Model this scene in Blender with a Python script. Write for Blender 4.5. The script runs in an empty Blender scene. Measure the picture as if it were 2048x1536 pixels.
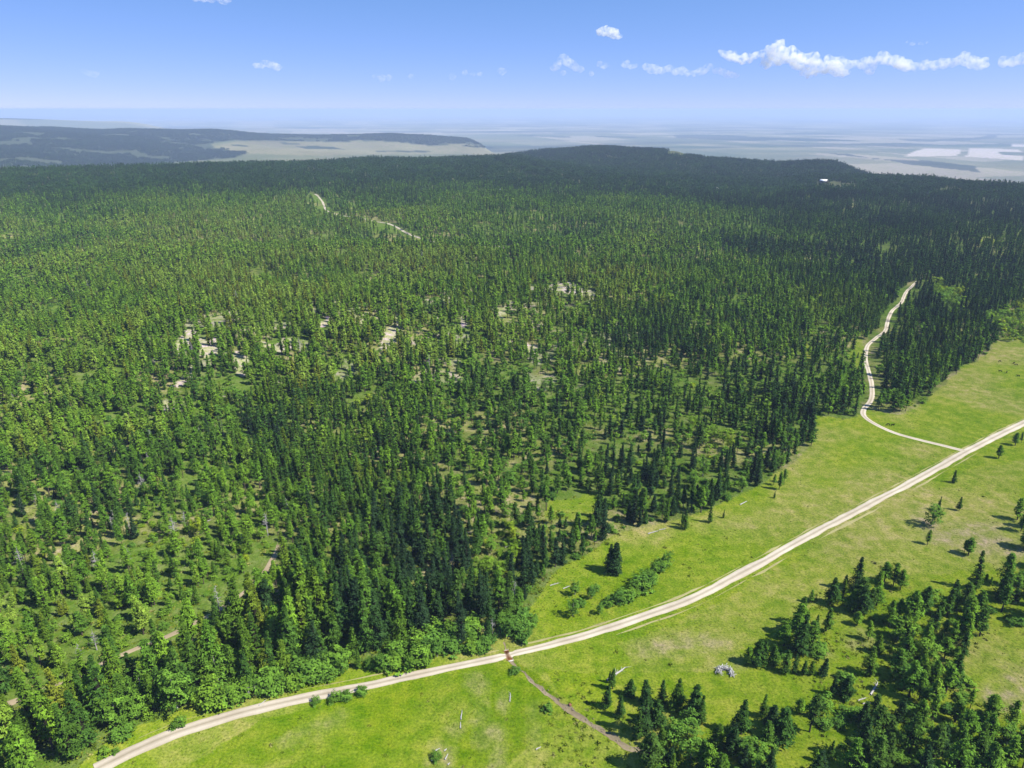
import bpy, bmesh, math, random
import numpy as np
from mathutils import Vector, Matrix, Euler

R = math.radians
scn = bpy.context.scene
COL = scn.collection
rng = np.random.default_rng(7)
random.seed(7)

# ------------------------------------------------------------------ camera
IW, IH, F = 2048.0, 1536.0, 1422.0          # photograph pixels, focal length in them
HC = 200.0                                   # camera height over the meadow
PITCH = math.atan((768 - 218) / F)
cd = bpy.data.cameras.new('camera')
cam = bpy.data.objects.new('camera', cd)
COL.objects.link(cam)
cam.location = (0, 0, HC)
cam.rotation_euler = (math.pi / 2 - PITCH, 0, 0)
cd.sensor_fit = 'HORIZONTAL'
cd.sensor_width = 36.0
cd.lens = 36.0 * F / IW
cd.clip_start = 1.0
cd.clip_end = 400000.0
scn.camera = cam

# ------------------------------------------------------------------ light
SUN_EL, SUN_AZ = 50.0, 108.0                 # azimuth clockwise from +Y
SDIR = Vector((math.sin(R(SUN_AZ)) * math.cos(R(SUN_EL)), math.cos(R(SUN_AZ)) * math.cos(R(SUN_EL)), math.sin(R(SUN_EL))))
world = bpy.data.worlds.new('World')
scn.world = world
world.use_nodes = True
wn, wl = world.node_tree.nodes, world.node_tree.links
wn.clear()
sky = wn.new('ShaderNodeTexSky')
sky.sky_type = 'NISHITA'
sky.sun_disc = False
sky.sun_elevation = R(SUN_EL)
sky.sun_rotation = R(SUN_AZ)
sky.altitude = 1500.0
sky.air_density = 1.0
sky.dust_density = 0.6
sky.ozone_density = 2.5
hsv = wn.new('ShaderNodeHueSaturation')
hsv.inputs['Saturation'].default_value = 1.0
bg = wn.new('ShaderNodeBackground')
bg.inputs['Strength'].default_value = 0.1
wo = wn.new('ShaderNodeOutputWorld')
# the air seen is clear and deep blue a little above the horizon: look into the sky model slightly higher
tcw = wn.new('ShaderNodeTexCoord')
mp = wn.new('ShaderNodeMapping'); mp.vector_type = 'POINT'
mp.inputs['Scale'].default_value = (1, 1, 1.6); mp.inputs['Location'].default_value = (0, 0, 0.06)
nm = wn.new('ShaderNodeVectorMath'); nm.operation = 'NORMALIZE'
sepc, comb = wn.new('ShaderNodeSeparateColor'), wn.new('ShaderNodeCombineColor')
wl.new(tcw.outputs['Generated'], mp.inputs['Vector']); wl.new(mp.outputs[0], nm.inputs[0]); wl.new(nm.outputs[0], sky.inputs[0])
wl.new(sky.outputs[0], sepc.inputs[0])
for ch, (ref, pw, lvl) in enumerate(((1.6, 0.97, 1.30), (2.7, 0.64, 2.50), (5.5, 0.7, 6.1))):    # white balance of the picture
    dv = wn.new('ShaderNodeMath'); dv.operation = 'DIVIDE'; dv.inputs[1].default_value = ref
    po = wn.new('ShaderNodeMath'); po.operation = 'POWER'; po.inputs[1].default_value = pw
    mu = wn.new('ShaderNodeMath'); mu.operation = 'MULTIPLY'; mu.inputs[1].default_value = lvl
    wl.new(sepc.outputs[ch], dv.inputs[0]); wl.new(dv.outputs[0], po.inputs[0]); wl.new(po.outputs[0], mu.inputs[0]); wl.new(mu.outputs[0], comb.inputs[ch])
wl.new(comb.outputs[0], hsv.inputs['Color'])
wl.new(hsv.outputs[0], bg.inputs['Color'])
wl.new(bg.outputs[0], wo.inputs['Surface'])

sl = bpy.data.lights.new('sun', 'SUN')
sl.energy = 5.0
sl.angle = R(0.5)
sl.color = (1.0, 0.95, 0.86)
so = bpy.data.objects.new('sun', sl)
COL.objects.link(so)
so.rotation_euler = (-SDIR).to_track_quat('-Z', 'Y').to_euler()
so.location = (300, -100, 600)

vs = scn.view_settings
vs.view_transform = 'Standard'
vs.look = 'None'
vs.gamma = 1.0
vs.use_curve_mapping = False
vs.exposure = 0.75
cy = scn.cycles
cy.max_bounces = 5
cy.diffuse_bounces = 0
cy.glossy_bounces = 1
cy.transmission_bounces = 2
cy.volume_bounces = 4
cy.transparent_max_bounces = 8
cy.use_denoising = True
cy.volume_step_rate = 0.35

# ------------------------------------------------------------------ numpy helpers
def hash2(ix, iy, seed):
    h = (ix.astype(np.int64) * 374761393 + iy.astype(np.int64) * 668265263 + seed * 1442695041) & 0xFFFFFFFF
    h = ((h ^ (h >> 13)) * 1274126177) & 0xFFFFFFFF
    return ((h ^ (h >> 16)) & 0xFFFFFF) / float(0xFFFFFF)

def vnoise(x, y, seed=0):
    ix, iy = np.floor(x), np.floor(y)
    fx, fy = x - ix, y - iy
    fx = fx * fx * (3 - 2 * fx); fy = fy * fy * (3 - 2 * fy)
    a, b = hash2(ix, iy, seed), hash2(ix + 1, iy, seed)
    c, d = hash2(ix, iy + 1, seed), hash2(ix + 1, iy + 1, seed)
    return (a + (b - a) * fx) * (1 - fy) + (c + (d - c) * fx) * fy

def fbm(x, y, seed=0, octv=4):
    s, a, t = 0, 0.5, 0
    for k in range(octv):
        s = s + a * vnoise(x * 2 ** k, y * 2 ** k, seed + k * 17); t += a; a *= 0.5
    return s / t                               # 0..1

CP, SP = math.cos(PITCH), math.sin(PITCH)
def ray(px, py):
    """world direction of a photograph pixel (numpy)"""
    u = (np.asarray(px, float) - IW / 2) / F
    v = (IH / 2 - np.asarray(py, float)) / F
    return u, CP + v * SP, -SP + v * CP

def project(x, y, z):
    zz = z - HC
    depth = y * CP - zz * SP
    up = y * SP + zz * CP
    depth = np.where(depth < 1, 1, depth)
    return IW / 2 + F * x / depth, IH / 2 - F * up / depth, depth

def smooth(e0, e1, x):
    t = np.clip((x - e0) / (e1 - e0), 0, 1)
    return t * t * (3 - 2 * t)

def in_poly(px, py, poly):
    p = np.asarray(poly, float)
    inside = np.zeros(np.shape(px), bool)
    j = len(p) - 1
    for i in range(len(p)):
        xi, yi, xj, yj = p[i, 0], p[i, 1], p[j, 0], p[j, 1]
        if yi != yj:
            c = ((yi > py) != (yj > py)) & (px < (xj - xi) * (py - yi) / (yj - yi) + xi)
            inside ^= c
        j = i
    return inside

# ------------------------------------------------------------------ terrain
# profiles along lines of sight: distance, then ('y', photograph row of that crest) or a height
def Y(v): return ('y', v)
PROF = {
    -900: [(2700, Y(335)), (4200, -190), (6500, -90), (9000, 30), (12000, -80), (15000, -330), (19000, Y(225)), (24000, -350)],
    0:    [(2700, Y(331)), (3900, -190), (5200, -130), (9000, Y(246)), (12500, -200), (15500, -340), (19000, Y(230)), (24000, -350)],
    250:  [(2750, Y(324)), (3900, -210), (5600, -170), (9500, Y(250)), (12500, -250), (15500, -345), (19000, Y(238)), (24000, -350)],
    420:  [(2800, Y(319)), (3900, -220), (6600, -190), (9300, Y(256)), (11500, -300), (16000, -350)],
    560:  [(2850, Y(315)), (3900, -240), (7000, Y(299)), (8100, Y(285)), (9400, Y(263)), (11000, -320), (16000, -350)],
    750:  [(3000, Y(309)), (4100, -250), (7000, Y(302)), (8100, Y(288)), (9000, Y(262)), (10500, -340), (16000, -350)],
    930:  [(3100, Y(307)), (4200, -300), (7000, -245), (8000, Y(291)), (8800, Y(267)), (9600, -340), (16000, -350)],
    1020: [(3100, Y(309)), (4300, Y(303)), (5200, -330), (8000, -330), (8800, -330), (9600, -345), (16000, -350)],
    1100: [(2900, Y(322)), (3400, Y(322)), (4300, Y(291)), (5100, -330), (8000, -345), (16000, -350)],
    1200: [(2800, Y(332)), (3050, -30), (3500, Y(315)), (3800, 5), (4300, Y(288)), (5000, -330), (16000, -350)],
    1340: [(2600, Y(345)), (2900, -35), (3500, Y(307)), (3800, 0), (4200, Y(295)), (4900, -330), (16000, -350)],
    1440: [(2450, Y(354)), (2800, -40), (3500, Y(311)), (3900, -80), (4300, -120), (5000, -340), (16000, -350)],
    1560: [(2500, Y(357)), (2850, -45), (3500, Y(316)), (4100, -150), (5000, -345), (16000, -350)],
    1650: [(2650, Y(349)), (2950, -40), (3500, Y(313)), (4100, -160), (5000, -345), (16000, -350)],
    1760: [(2700, Y(345)), (3000, -60), (3500, Y(343)), (4300, -290), (5200, -345), (16000, -350)],
    1850: [(2700, Y(347)), (3200, -90), (3600, -170), (4500, -330), (5200, -345), (16000, -350)],
    2048: [(2450, Y(360)), (3000, -100), (3700, -230), (4500, -330), (5200, -345), (16000, -350)],
    2900: [(2300, 0), (3000, -120), (3700, -250), (4500, -330), (5200, -345), (16000, -350)],
}
LR = np.linspace(math.log(50), math.log(120000), 900)
p_az, p_z = [], []
for xpix in sorted(PROF):
    rs, zs = [50, 1500], [0, 0]
    for (r, v) in PROF[xpix]:
        if isinstance(v, tuple):
            dx, dy, dz = ray(xpix, v[1])
            v = HC + r * dz / math.hypot(dx, dy) - 15.0     # crest of ground under 15 m trees
        rs.append(r); zs.append(v)
    rs.append(120000); zs.append(-350)
    dx, dy, dz = ray(xpix, 330)
    p_az.append(math.atan2(dx, dy))
    z = np.interp(LR, np.log(rs), zs)
    k = np.exp(-0.5 * (np.arange(-9, 10) / 3.0) ** 2); k /= k.sum()
    z = np.convolve(np.pad(z, 9, 'edge'), k, 'valid')
    p_z.append(z)
p_az, p_z = np.array(p_az), np.array(p_z)

# lines drawn on the photograph and laid on the ground
ROAD_PX = [(190, 1540), (260, 1505), (330, 1474), (400, 1450), (500, 1421), (620, 1394), (750, 1368), (880, 1340), (1015, 1310),
           (1090, 1292), (1180, 1268), (1290, 1232), (1400, 1190), (1500, 1137), (1600, 1082), (1700, 1029), (1800, 977), (1930, 905), (2048, 846), (2150, 800)]
ROAD_W = [6.6, 6.4, 6.0, 5.7, 5.4, 5.1, 4.8, 4.4, 4.1, 4.2, 4.5, 5.0, 5.2, 5.2, 5.2, 5.2, 5.4, 5.8, 6.2, 6.4]
BRANCH_PX = [(1934, 903), (1890, 892), (1840, 880), (1790, 866), (1750, 848), (1728, 832), (1728, 818), (1742, 800), (1744, 775), (1738, 745), (1731, 718), (1735, 692), (1752, 676),
             (1770, 662), (1776, 640), (1784, 622), (1803, 604), (1812, 585), (1832, 565), (1862, 541)]
TRACK_PX = [(-60, 1440), (0, 1414), (70, 1388), (140, 1360), (220, 1320), (290, 1290), (345, 1268), (410, 1235), (470, 1198), (515, 1160), (545, 1118), (560, 1085)]
FAR_PX = [(630, 388), (645, 404), (655, 422), (690, 432), (730, 438), (775, 447), (808, 463), (835, 474), (870, 484), (940, 492), (1010, 497)]
DITCH_PX = [(1008, 1282), (1013, 1300), (1024, 1322), (1048, 1344), (1072, 1368), (1100, 1388), (1122, 1406), (1150, 1426), (1180, 1446), (1215, 1468), (1250, 1490), (1290, 1505)]

def h_base(x, y):
    r = np.hypot(x, y); az = np.arctan2(x, y)
    lr = np.log(np.clip(r, 50, 120000))
    fi = np.clip((lr - LR[0]) / (LR[1] - LR[0]), 0, len(LR) - 1.001)
    i = fi.astype(int); fi = fi - i
    j = np.clip(np.searchsorted(p_az, az) - 1, 0, len(p_az) - 2)
    fj = np.clip((az - p_az[j]) / (p_az[j + 1] - p_az[j]), 0, 1)
    fj = fj * fj * (3 - 2 * fj)
    z = (p_z[j, i] * (1 - fi) + p_z[j, i + 1] * fi) * (1 - fj) + (p_z[j + 1, i] * (1 - fi) + p_z[j + 1, i + 1] * fi) * fj
    # relief of the wooded plateau and hills
    w = smooth(430, 900, r)
    z = z + w * (1 - smooth(9000, 14000, r)) * (fbm(x / 380, y / 380, 3, 4) - 0.5) * 20
    z = z + smooth(3600, 6000, r) * (1 - smooth(9500, 15000, r)) * (fbm(x / 1100, y / 1100, 11, 4) - 0.5) * 70
    z = z + smooth(14000, 26000, r) * (fbm(x / 7000, y / 7000, 21, 4) - 0.5) * 110
    z = z + (1 - smooth(800, 1500, r)) * (fbm(x / 60, y / 60, 31, 3) - 0.5) * 2.2
    # valley in front of the far road, rocky crest in the middle distance
    def blob(px, py, ax, ay, amp, rot=0.0):
        dx, dy, dz = ray(px, py); t = HC / -dz
        cx, cyy = dx * t, dy * t
        a = math.atan2(cx, cyy) + rot
        ux = (x - cx) * math.cos(a) - (y - cyy) * math.sin(a)
        uy = (x - cx) * math.sin(a) + (y - cyy) * math.cos(a)
        return amp * np.exp(-(ux / ax) ** 2 - (uy / ay) ** 2)
    z = z + blob(420, 700, 190, 120, 17) + blob(800, 640, 170, 100, 10) + blob(1130, 590, 150, 100, 10)
    z = z + blob(760, 520, 420, 110, 13) - blob(850, 478, 360, 70, 16) - blob(640, 860, 90, 70, 7)
    return z

# polar grid of the ground sheet, fine where the camera looks closely
az_in = np.linspace(R(-47), R(47), 620)
AZ = np.concatenate([np.linspace(R(-80), R(-48), 24), az_in, np.linspace(R(48), R(80), 24)])
RR = np.concatenate([np.geomspace(40, 160, 16)[:-1], np.geomspace(160, 520, 370)[:-1], np.geomspace(520, 3600, 430)[:-1], np.geomspace(3600, 115000, 330)])
gx = RR[:, None] * np.sin(AZ)[None, :]
gy = RR[:, None] * np.cos(AZ)[None, :]
gz = h_base(gx, gy)

def ground_z(x, y):
    x = np.asarray(x, float); y = np.asarray(y, float)
    r = np.hypot(x, y); a = np.arctan2(x, y)
    i = np.clip(np.searchsorted(RR, r) - 1, 0, len(RR) - 2)
    j = np.clip(np.searchsorted(AZ, a) - 1, 0, len(AZ) - 2)
    fi = np.clip((r - RR[i]) / (RR[i + 1] - RR[i]), 0, 1)
    fj = np.clip((a - AZ[j]) / (AZ[j + 1] - AZ[j]), 0, 1)
    return (gz[i, j] * (1 - fj) + gz[i, j + 1] * fj) * (1 - fi) + (gz[i + 1, j] * (1 - fj) + gz[i + 1, j + 1] * fj) * fi

def at(px, py):
    """point of the ground seen at a photograph pixel"""
    dx, dy, dz = ray(px, py)
    hr = math.hypot(dx, dy)
    rr = np.geomspace(60, 100000, 4000)
    x, y, z = dx / hr * rr, dy / hr * rr, HC + dz / hr * rr
    d = z - h_base(x, y)
    k = np.argmax(d < 0)
    if k == 0: k = len(rr) - 1
    t = d[k - 1] / (d[k - 1] - d[k] + 1e-9)
    r = rr[k - 1] + (rr[k] - rr[k - 1]) * t
    x, y = dx / hr * r, dy / hr * r
    return np.array([x, y, float(ground_z(x, y))])

def resample(pts, step, widths=None):
    """smooth a polyline of ground points (Catmull-Rom) and sample it evenly"""
    P = np.array(pts)[:, :2]
    W = np.ones(len(P)) if widths is None else np.array(widths, float)
    out, ow = [], []
    for i in range(len(P) - 1):
        p0, p1, p2, p3 = P[max(i - 1, 0)], P[i], P[i + 1], P[min(i + 2, len(P) - 1)]
        n = max(2, int(np.linalg.norm(p2 - p1) / step))
        for t in np.arange(n) / n:
            out.append(0.5 * (2 * p1 + (p2 - p0) * t + (2 * p0 - 5 * p1 + 4 * p2 - p3) * t * t + (3 * p1 - p0 - 3 * p2 + p3) * t ** 3))
            ow.append(W[i] * (1 - t) + W[i + 1] * t)
    out.append(P[-1]); ow.append(W[-1])
    return np.array(out), np.array(ow)

road_c, road_w = resample([at(*p) for p in ROAD_PX], 3.0, ROAD_W)
branch_c, _ = resample([at(*p) for p in BRANCH_PX], 3.0)
track_c, _ = resample([at(*p) for p in TRACK_PX], 3.0)
far_c, _ = resample([at(*p) for p in FAR_PX], 8.0)
ditch_c, _ = resample([at(*p) for p in DITCH_PX], 1.0)

def dist_line(x, y, line):
    d = np.full(np.shape(x), 1e9)
    for k in range(0, len(line)):
        d = np.minimum(d, (x - line[k, 0]) ** 2 + (y - line[k, 1]) ** 2)
    return np.sqrt(d)

# ------------------------------------------------------------------ regions of the photograph (ground areas)
FOREST = [(-400, 1640), (150, 1540), (240, 1462), (330, 1438), (400, 1404), (470, 1388), (560, 1364), (640, 1348), (760, 1320), (860, 1298), (930, 1274), (985, 1252), (1060, 1215), (1085, 1185),
          (1110, 1150), (1165, 1118), (1250, 1066), (1330, 1045), (1440, 1008), (1500, 978), (1590, 925), (1622, 885), (1636, 832), (1690, 842), (1716, 835), (1735, 822),
          (1800, 830), (1850, 805), (1880, 775), (1915, 745), (1960, 718), (1990, 690), (2048, 655), (2300, 560), (2900, 420), (2900, 380), (-900, 380)]
BRUSH_STRIP = [(420, 1430), (560, 1396), (700, 1366), (860, 1331), (980, 1302), (1060, 1270), (1080, 1225), (1000, 1235), (880, 1268), (760, 1300), (640, 1332), (500, 1366), (420, 1390)]
STAND_R = [(1480, 1335), (1530, 1300), (1585, 1240), (1625, 1185), (1720, 1165), (1770, 1125), (1810, 1165), (1850, 1200), (1890, 1190), (1960, 1155), (2120, 1140), (2200, 1300),
           (2048, 1250), (1985, 1260), (1960, 1300), (1915, 1345), (1950, 1390), (1990, 1440), (2048, 1465), (2120, 1480), (2120, 1640), (1640, 1640), (1590, 1500), (1640, 1430), (1615, 1370), (1540, 1340)]
STAND_M = [(1205, 1375), (1260, 1395), (1340, 1400), (1400, 1410), (1440, 1450), (1530, 1440), (1560, 1520), (1560, 1640), (1230, 1640), (1290, 1510), (1250, 1470), (1210, 1420)]
CLEAR_1 = [(1690, 1270), (1760, 1255), (1790, 1290), (1740, 1310), (1650, 1330), (1640, 1300)]
CLEAR_F = [(1090, 1000), (1190, 985), (1210, 1030), (1150, 1050), (1090, 1040)]
DARK_STAND = [(480, 800), (560, 770), (700, 800), (800, 860), (880, 960), (950, 1090), (1000, 1230), (860, 1290), (700, 1310), (620, 1220), (560, 1060), (500, 920)]
DARK_STAND_2 = [(1180, 600), (1300, 610), (1420, 700), (1600, 800), (1640, 860), (1560, 950), (1400, 1020), (1240, 1075), (1050, 1210), (1010, 1190), (1060, 1090), (1200, 960), (1250, 820), (1190, 700)]
DARK_STAND_3 = [(1400, 470), (1800, 520), (2100, 520), (2100, 600), (1990, 690), (1850, 800), (1740, 825), (1700, 700), (1640, 620), (1560, 560)]
SCREE = [[(379, 658), (402, 655), (392, 682), (374, 706), (350, 708), (338, 700)], [(398, 686), (437, 676), (436, 700), (413, 721), (398, 704)], [(382, 738), (386, 752), (362, 777), (348, 778)],
         [(338, 795), (356, 808), (345, 816), (314, 818), (322, 806)], [(517, 680), (547, 688), (566, 672), (586, 676), (610, 704), (575, 700), (553, 708), (534, 698)],
         [(737, 626), (740, 640), (722, 654), (716, 646)], [(796, 628), (800, 668), (770, 700), (760, 690), (782, 650)], [(930, 618), (940, 628), (930, 650), (916, 660), (922, 640)],
         [(1074, 580), (1100, 572), (1130, 566), (1165, 574), (1200, 586), (1192, 597), (1150, 588), (1110, 580), (1084, 588)], [(875, 618), (893, 612), (890, 630), (878, 634)],
         [(470, 700), (492, 712), (486, 760), (470, 740)], [(1055, 690), (1076, 694), (1070, 708), (1052, 704)], [(985, 625), (1010, 618), (1012, 634), (990, 640)], [(640, 640), (660, 634), (664, 650), (644, 656)]]
GREEN_ISL = [[(1700, 680), (1725, 672), (1726, 740), (1712, 742), (1700, 715)], [(1600, 690), (1625, 690), (1620, 720), (1600, 722)],
             [(1950, 470), (2010, 478), (2010, 492), (1960, 486)], [(360, 368), (420, 372), (440, 378), (400, 378)]]
BRUSH_ISL = [[(690, 805), (750, 795), (765, 825), (720, 840), (690, 828)], [(1960, 640), (2060, 610), (2070, 690), (2000, 680)], [(1860, 570), (1920, 575), (1935, 625), (1900, 640), (1860, 605)], [(1000, 1060), (1060, 1080), (1000, 1180), (930, 1160), (960, 1090)],
             [(1420, 860), (1480, 880), (1440, 930), (1390, 920)], [(250, 1040), (400, 1060), (420, 1110), (300, 1120)]]
FARWOOD_L = [(-300, 250), (80, 241), (200, 246), (330, 250), (440, 258), (560, 259), (690, 261), (700, 285), (640, 284), (560, 282), (470, 281), (420, 288), (430, 296), (500, 305), (470, 316), (300, 330), (-300, 340)]
FARWOOD_B = [(690, 261), (780, 259), (860, 262), (960, 262), (1004, 270), (990, 274), (955, 274), (950, 284), (990, 292), (960, 291), (930, 287), (860, 290), (800, 285), (715, 281), (690, 285)]
FAR_FIELDS = [[(1850, 297), (1924, 299), (1914, 312), (1810, 313), (1822, 305)], [(1938, 296), (2040, 299), (2042, 304), (2000, 303), (2000, 309), (2048, 313), (2048, 321), (1932, 313)], [(2024, 289), (2060, 290), (2060, 294), (2026, 293)]]
DARK_BELTS = [[(1024, 270), (1140, 273), (1146, 275), (1060, 273)], [(1350, 270), (1440, 270), (1560, 276), (1700, 279), (1720, 283), (1560, 280), (1500, 283), (1440, 279), (1350, 276)], [(1750, 276), (1860, 279), (1940, 276), (2000, 267), (1990, 276), (1930, 281), (1850, 283)],
              [(1640, 305), (1690, 307), (1740, 316), (1850, 320), (1950, 332), (1960, 344), (1900, 338), (1810, 328), (1780, 320), (1700, 313)], [(1180, 271), (1240, 272), (1300, 275), (1200, 274)], [(920, 290), (990, 293), (985, 296), (940, 294)],
              [(590, 292), (660, 293), (690, 299), (610, 298)], [(465, 289), (495, 290), (495, 294), (462, 293)], [(560, 285), (600, 287), (600, 290), (565, 289)], [(750, 301), (860, 301), (860, 304), (750, 304)]]

def warp(px, py, amp, x, y, sc, seed=5):
    return px + amp * (fbm(x / sc, y / sc, seed) - 0.5) * 2, py + amp * (fbm(x / sc, y / sc, seed + 50) - 0.5) * 2

# ------------------------------------------------------------------ ground sheet
def mesh_from(name, V, Fq, smooth_shade=False):
    """V (n,3), Fq (m,3|4) arrays -> mesh, fast"""
    me = bpy.data.meshes.new(name)
    V = np.asarray(V, np.float32); Fq = np.asarray(Fq, np.int32)
    n, k = Fq.shape
    me.vertices.add(len(V)); me.vertices.foreach_set('co', V.ravel())
    me.loops.add(n * k); me.loops.foreach_set('vertex_index', Fq.ravel())
    me.polygons.add(n); me.polygons.foreach_set('loop_start', np.arange(0, n * k, k, dtype=np.int32))
    if smooth_shade: me.polygons.foreach_set('use_smooth', np.ones(n, bool))
    me.update(calc_edges=True)
    return me

def put(name, me, parent=None, mat=None, **props):
    o = bpy.data.objects.new(name, me)
    COL.objects.link(o)
    if mat is not None:
        me.materials.clear(); me.materials.append(mat)
    if parent is not None: o.parent = parent
    for k, v in props.items(): o[k] = v
    return o

def new_mat(name):
    m = bpy.data.materials.new(name)
    m.use_nodes = True
    nt = m.node_tree
    nt.nodes.clear()
    out = nt.nodes.new('ShaderNodeOutputMaterial')
    return m, nt, out

def N(nt, t, **kw):
    n = nt.nodes.new(t)
    for k, v in kw.items(): setattr(n, k, v)
    return n

def noise_node(nt, scale, detail=4, coord=None, rough=0.55):
    n = N(nt, 'ShaderNodeTexNoise')
    n.inputs['Scale'].default_value = scale
    n.inputs['Detail'].default_value = detail
    n.inputs['Roughness'].default_value = rough
    if coord is not None: nt.links.new(coord, n.inputs['Vector'])
    return n

def ramp_node(nt, fac, stops):
    r = N(nt, 'ShaderNodeValToRGB')
    el = r.color_ramp.elements
    while len(el) < len(stops): el.new(0.5)
    for e, (p, c) in zip(el, stops):
        e.position = p; e.color = (*c, 1) if len(c) == 3 else c
    nt.links.new(fac, r.inputs['Fac'])
    return r

def mix(nt, fac, a, b, blend='MIX'):
    m = N(nt, 'ShaderNodeMix', data_type='RGBA', blend_type=blend)
    for sock, v in ((m.inputs['Factor'], fac), (m.inputs['A'], a), (m.inputs['B'], b)):
        if hasattr(v, 'links'): nt.links.new(v, sock)
        elif isinstance(v, (int, float)): sock.default_value = v
        else: sock.default_value = (*v, 1)
    return m.outputs['Result']

C_LUSH = np.array([0.112, 0.178, 0.004])
C_GRASS = np.array([0.148, 0.208, 0.013])
C_PALE = np.array([0.205, 0.222, 0.044])
C_DRYG = np.array([0.230, 0.215, 0.085])
C_TAN = np.array([0.320, 0.298, 0.185])
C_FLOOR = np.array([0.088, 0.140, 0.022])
C_PLAIN = np.array([0.175, 0.170, 0.085])

def ground_colour(x, y, z):
    px, py, _ = project(x, y, z)
    r = np.hypot(x, y)
    n1 = fbm(x / 45, y / 45, 101, 5)[..., None]
    n2 = fbm(x / 14, y / 14, 131, 4)[..., None]
    n3 = fbm(x / 130, y / 130, 151, 4)[..., None]
    # meadow: lush low ground, paler drier swells
    dry = smooth(0.47, 0.64, n3 * 0.5 + n1 * 0.5)
    c = C_GRASS * (1 - dry) + C_PALE * dry
    wx, wy = warp(px, py, 26, x, y, 30, 61)
    lush = in_poly(wx, wy, [(350, 1560), (520, 1440), (760, 1380), (1010, 1322), (1060, 1350), (1110, 1395), (1150, 1440), (1080, 1470), (1000, 1560)])
    lush2 = in_poly(wx, wy, [(1080, 1345), (1190, 1340), (1230, 1370), (1215, 1450), (1250, 1480), (1190, 1440), (1120, 1395)])
    lush3 = in_poly(wx, wy, [(1100, 1190), (1180, 1150), (1300, 1110), (1380, 1075), (1380, 1110), (1300, 1160), (1200, 1220), (1090, 1270)])
    pale_r = in_poly(wx, wy, [(1240, 1280), (1400, 1220), (1560, 1140), (1700, 1070), (1900, 960), (2048, 900), (2048, 1140), (1800, 1130), (1580, 1230), (1450, 1330), (1280, 1340)])
    for m_, cc, a in ((lush, C_LUSH, 0.85), (lush2, C_LUSH * 1.1, 0.8), (lush3, C_LUSH * 1.05, 0.5), (pale_r, C_PALE, 0.55)):
        k = (m_ * a)[..., None] * (0.6 + 0.4 * smooth(0.35, 0.6, n2))
        c = c * (1 - k) + cc * k
    # worn dry blazes in the lush field
    streaks = [[(935, 1355), (965, 1350), (968, 1400), (965, 1450), (940, 1450), (950, 1400)], [(1000, 1390), (1018, 1384), (1012, 1420), (998, 1424)], [(1062, 1420), (1078, 1410), (1072, 1500), (1060, 1500)],
               [(975, 1450), (1000, 1450), (1000, 1480), (955, 1495), (950, 1480)], [(990, 1500), (1012, 1495), (1000, 1560), (975, 1560)], [(590, 1470), (640, 1440), (690, 1420), (690, 1435), (650, 1460), (600, 1490), (540, 1500)],
               [(900, 1440), (930, 1450), (910, 1480), (890, 1460)], [(860, 1480), (905, 1490), (900, 1540), (850, 1540)], [(1250, 1290), (1400, 1270), (1480, 1290), (1400, 1300), (1280, 1310)], [(1950, 1380), (2048, 1330), (2048, 1420), (1990, 1430)],
               [(1690, 1270), (1740, 1262), (1775, 1290), (1740, 1300), (1690, 1288)], [(1470, 1312), (1495, 1325), (1480, 1335), (1462, 1325)], [(1640, 1300), (1670, 1302), (1662, 1312), (1640, 1308)],
               [(1820, 1010), (1900, 1050), (1990, 1050), (2048, 1080), (2048, 1120), (1960, 1110), (1850, 1080)]]
    wx2, wy2 = warp(px, py, 9, x, y, 8, 71)
    st = np.zeros(px.shape)
    near_ = (r < 520)
    offs = [(0, 0), (7, 2), (-7, -2), (2, 8), (-2, -8), (11, -9), (-11, 9), (13, 7), (-13, -7), (3, 14), (-3, -14)]
    for p in streaks:
        acc = np.zeros(px.shape)
        for ox, oy in offs: acc[near_] += in_poly(wx2[near_] + ox, wy2[near_] + oy, p) / len(offs)
        st = np.maximum(st, acc)
    k = (st * 1.0)[..., None] * smooth(0.22, 0.7, n2 * 0.7 + 0.3 * fbm(x / 2.2, y / 2.2, 141, 3)[..., None])
    c = c * (1 - k) + C_DRYG * k
    # floor of the woods
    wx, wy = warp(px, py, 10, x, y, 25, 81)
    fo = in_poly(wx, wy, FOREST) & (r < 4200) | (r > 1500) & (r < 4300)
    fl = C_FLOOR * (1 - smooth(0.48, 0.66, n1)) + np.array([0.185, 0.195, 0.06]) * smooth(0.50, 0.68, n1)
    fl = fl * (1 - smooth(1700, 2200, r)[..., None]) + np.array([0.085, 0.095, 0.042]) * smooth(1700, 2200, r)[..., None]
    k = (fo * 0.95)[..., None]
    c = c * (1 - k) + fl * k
    wx3, wy3 = warp(px, py, 12, x, y, 14, 91)
    sc = np.zeros(px.shape)
    for p in SCREE: sc = np.maximum(sc, in_poly(wx3, wy3, p))
    brownish = smooth(0.55, 0.68, fbm(x / 22, y / 22, 171, 4)) * in_poly(px, py, [(300, 600), (1250, 560), (1300, 720), (1100, 800), (600, 760), (300, 840)])
    sc = np.maximum(sc, brownish * 0.45)[..., None]
    c = c * (1 - sc) + (C_TAN * (0.85 + 0.4 * n2)) * sc
    isl = np.zeros(px.shape)
    for p in GREEN_ISL + [CLEAR_F]: isl = np.maximum(isl, in_poly(wx3, wy3, p))
    k = (isl * 0.8 * (r < 3000))[..., None]
    c = c * (1 - k) + C_GRASS * k
    # far country: grassland, fields, woods read as dark ground under the trees
    far = smooth(4000, 4800, r)[..., None]
    n4 = fbm(x / 900, y / 900, 201, 5)[..., None]
    n5 = fbm(x / 4200, y / 1700, 221, 5)[..., None]
    pl = C_PLAIN * (0.55 + 0.9 * n4)
    green = smooth(0.50, 0.60, n5)
    pl = pl * (1 - green * 0.55) + np.array([0.06, 0.095, 0.04]) * green * 0.55
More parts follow.
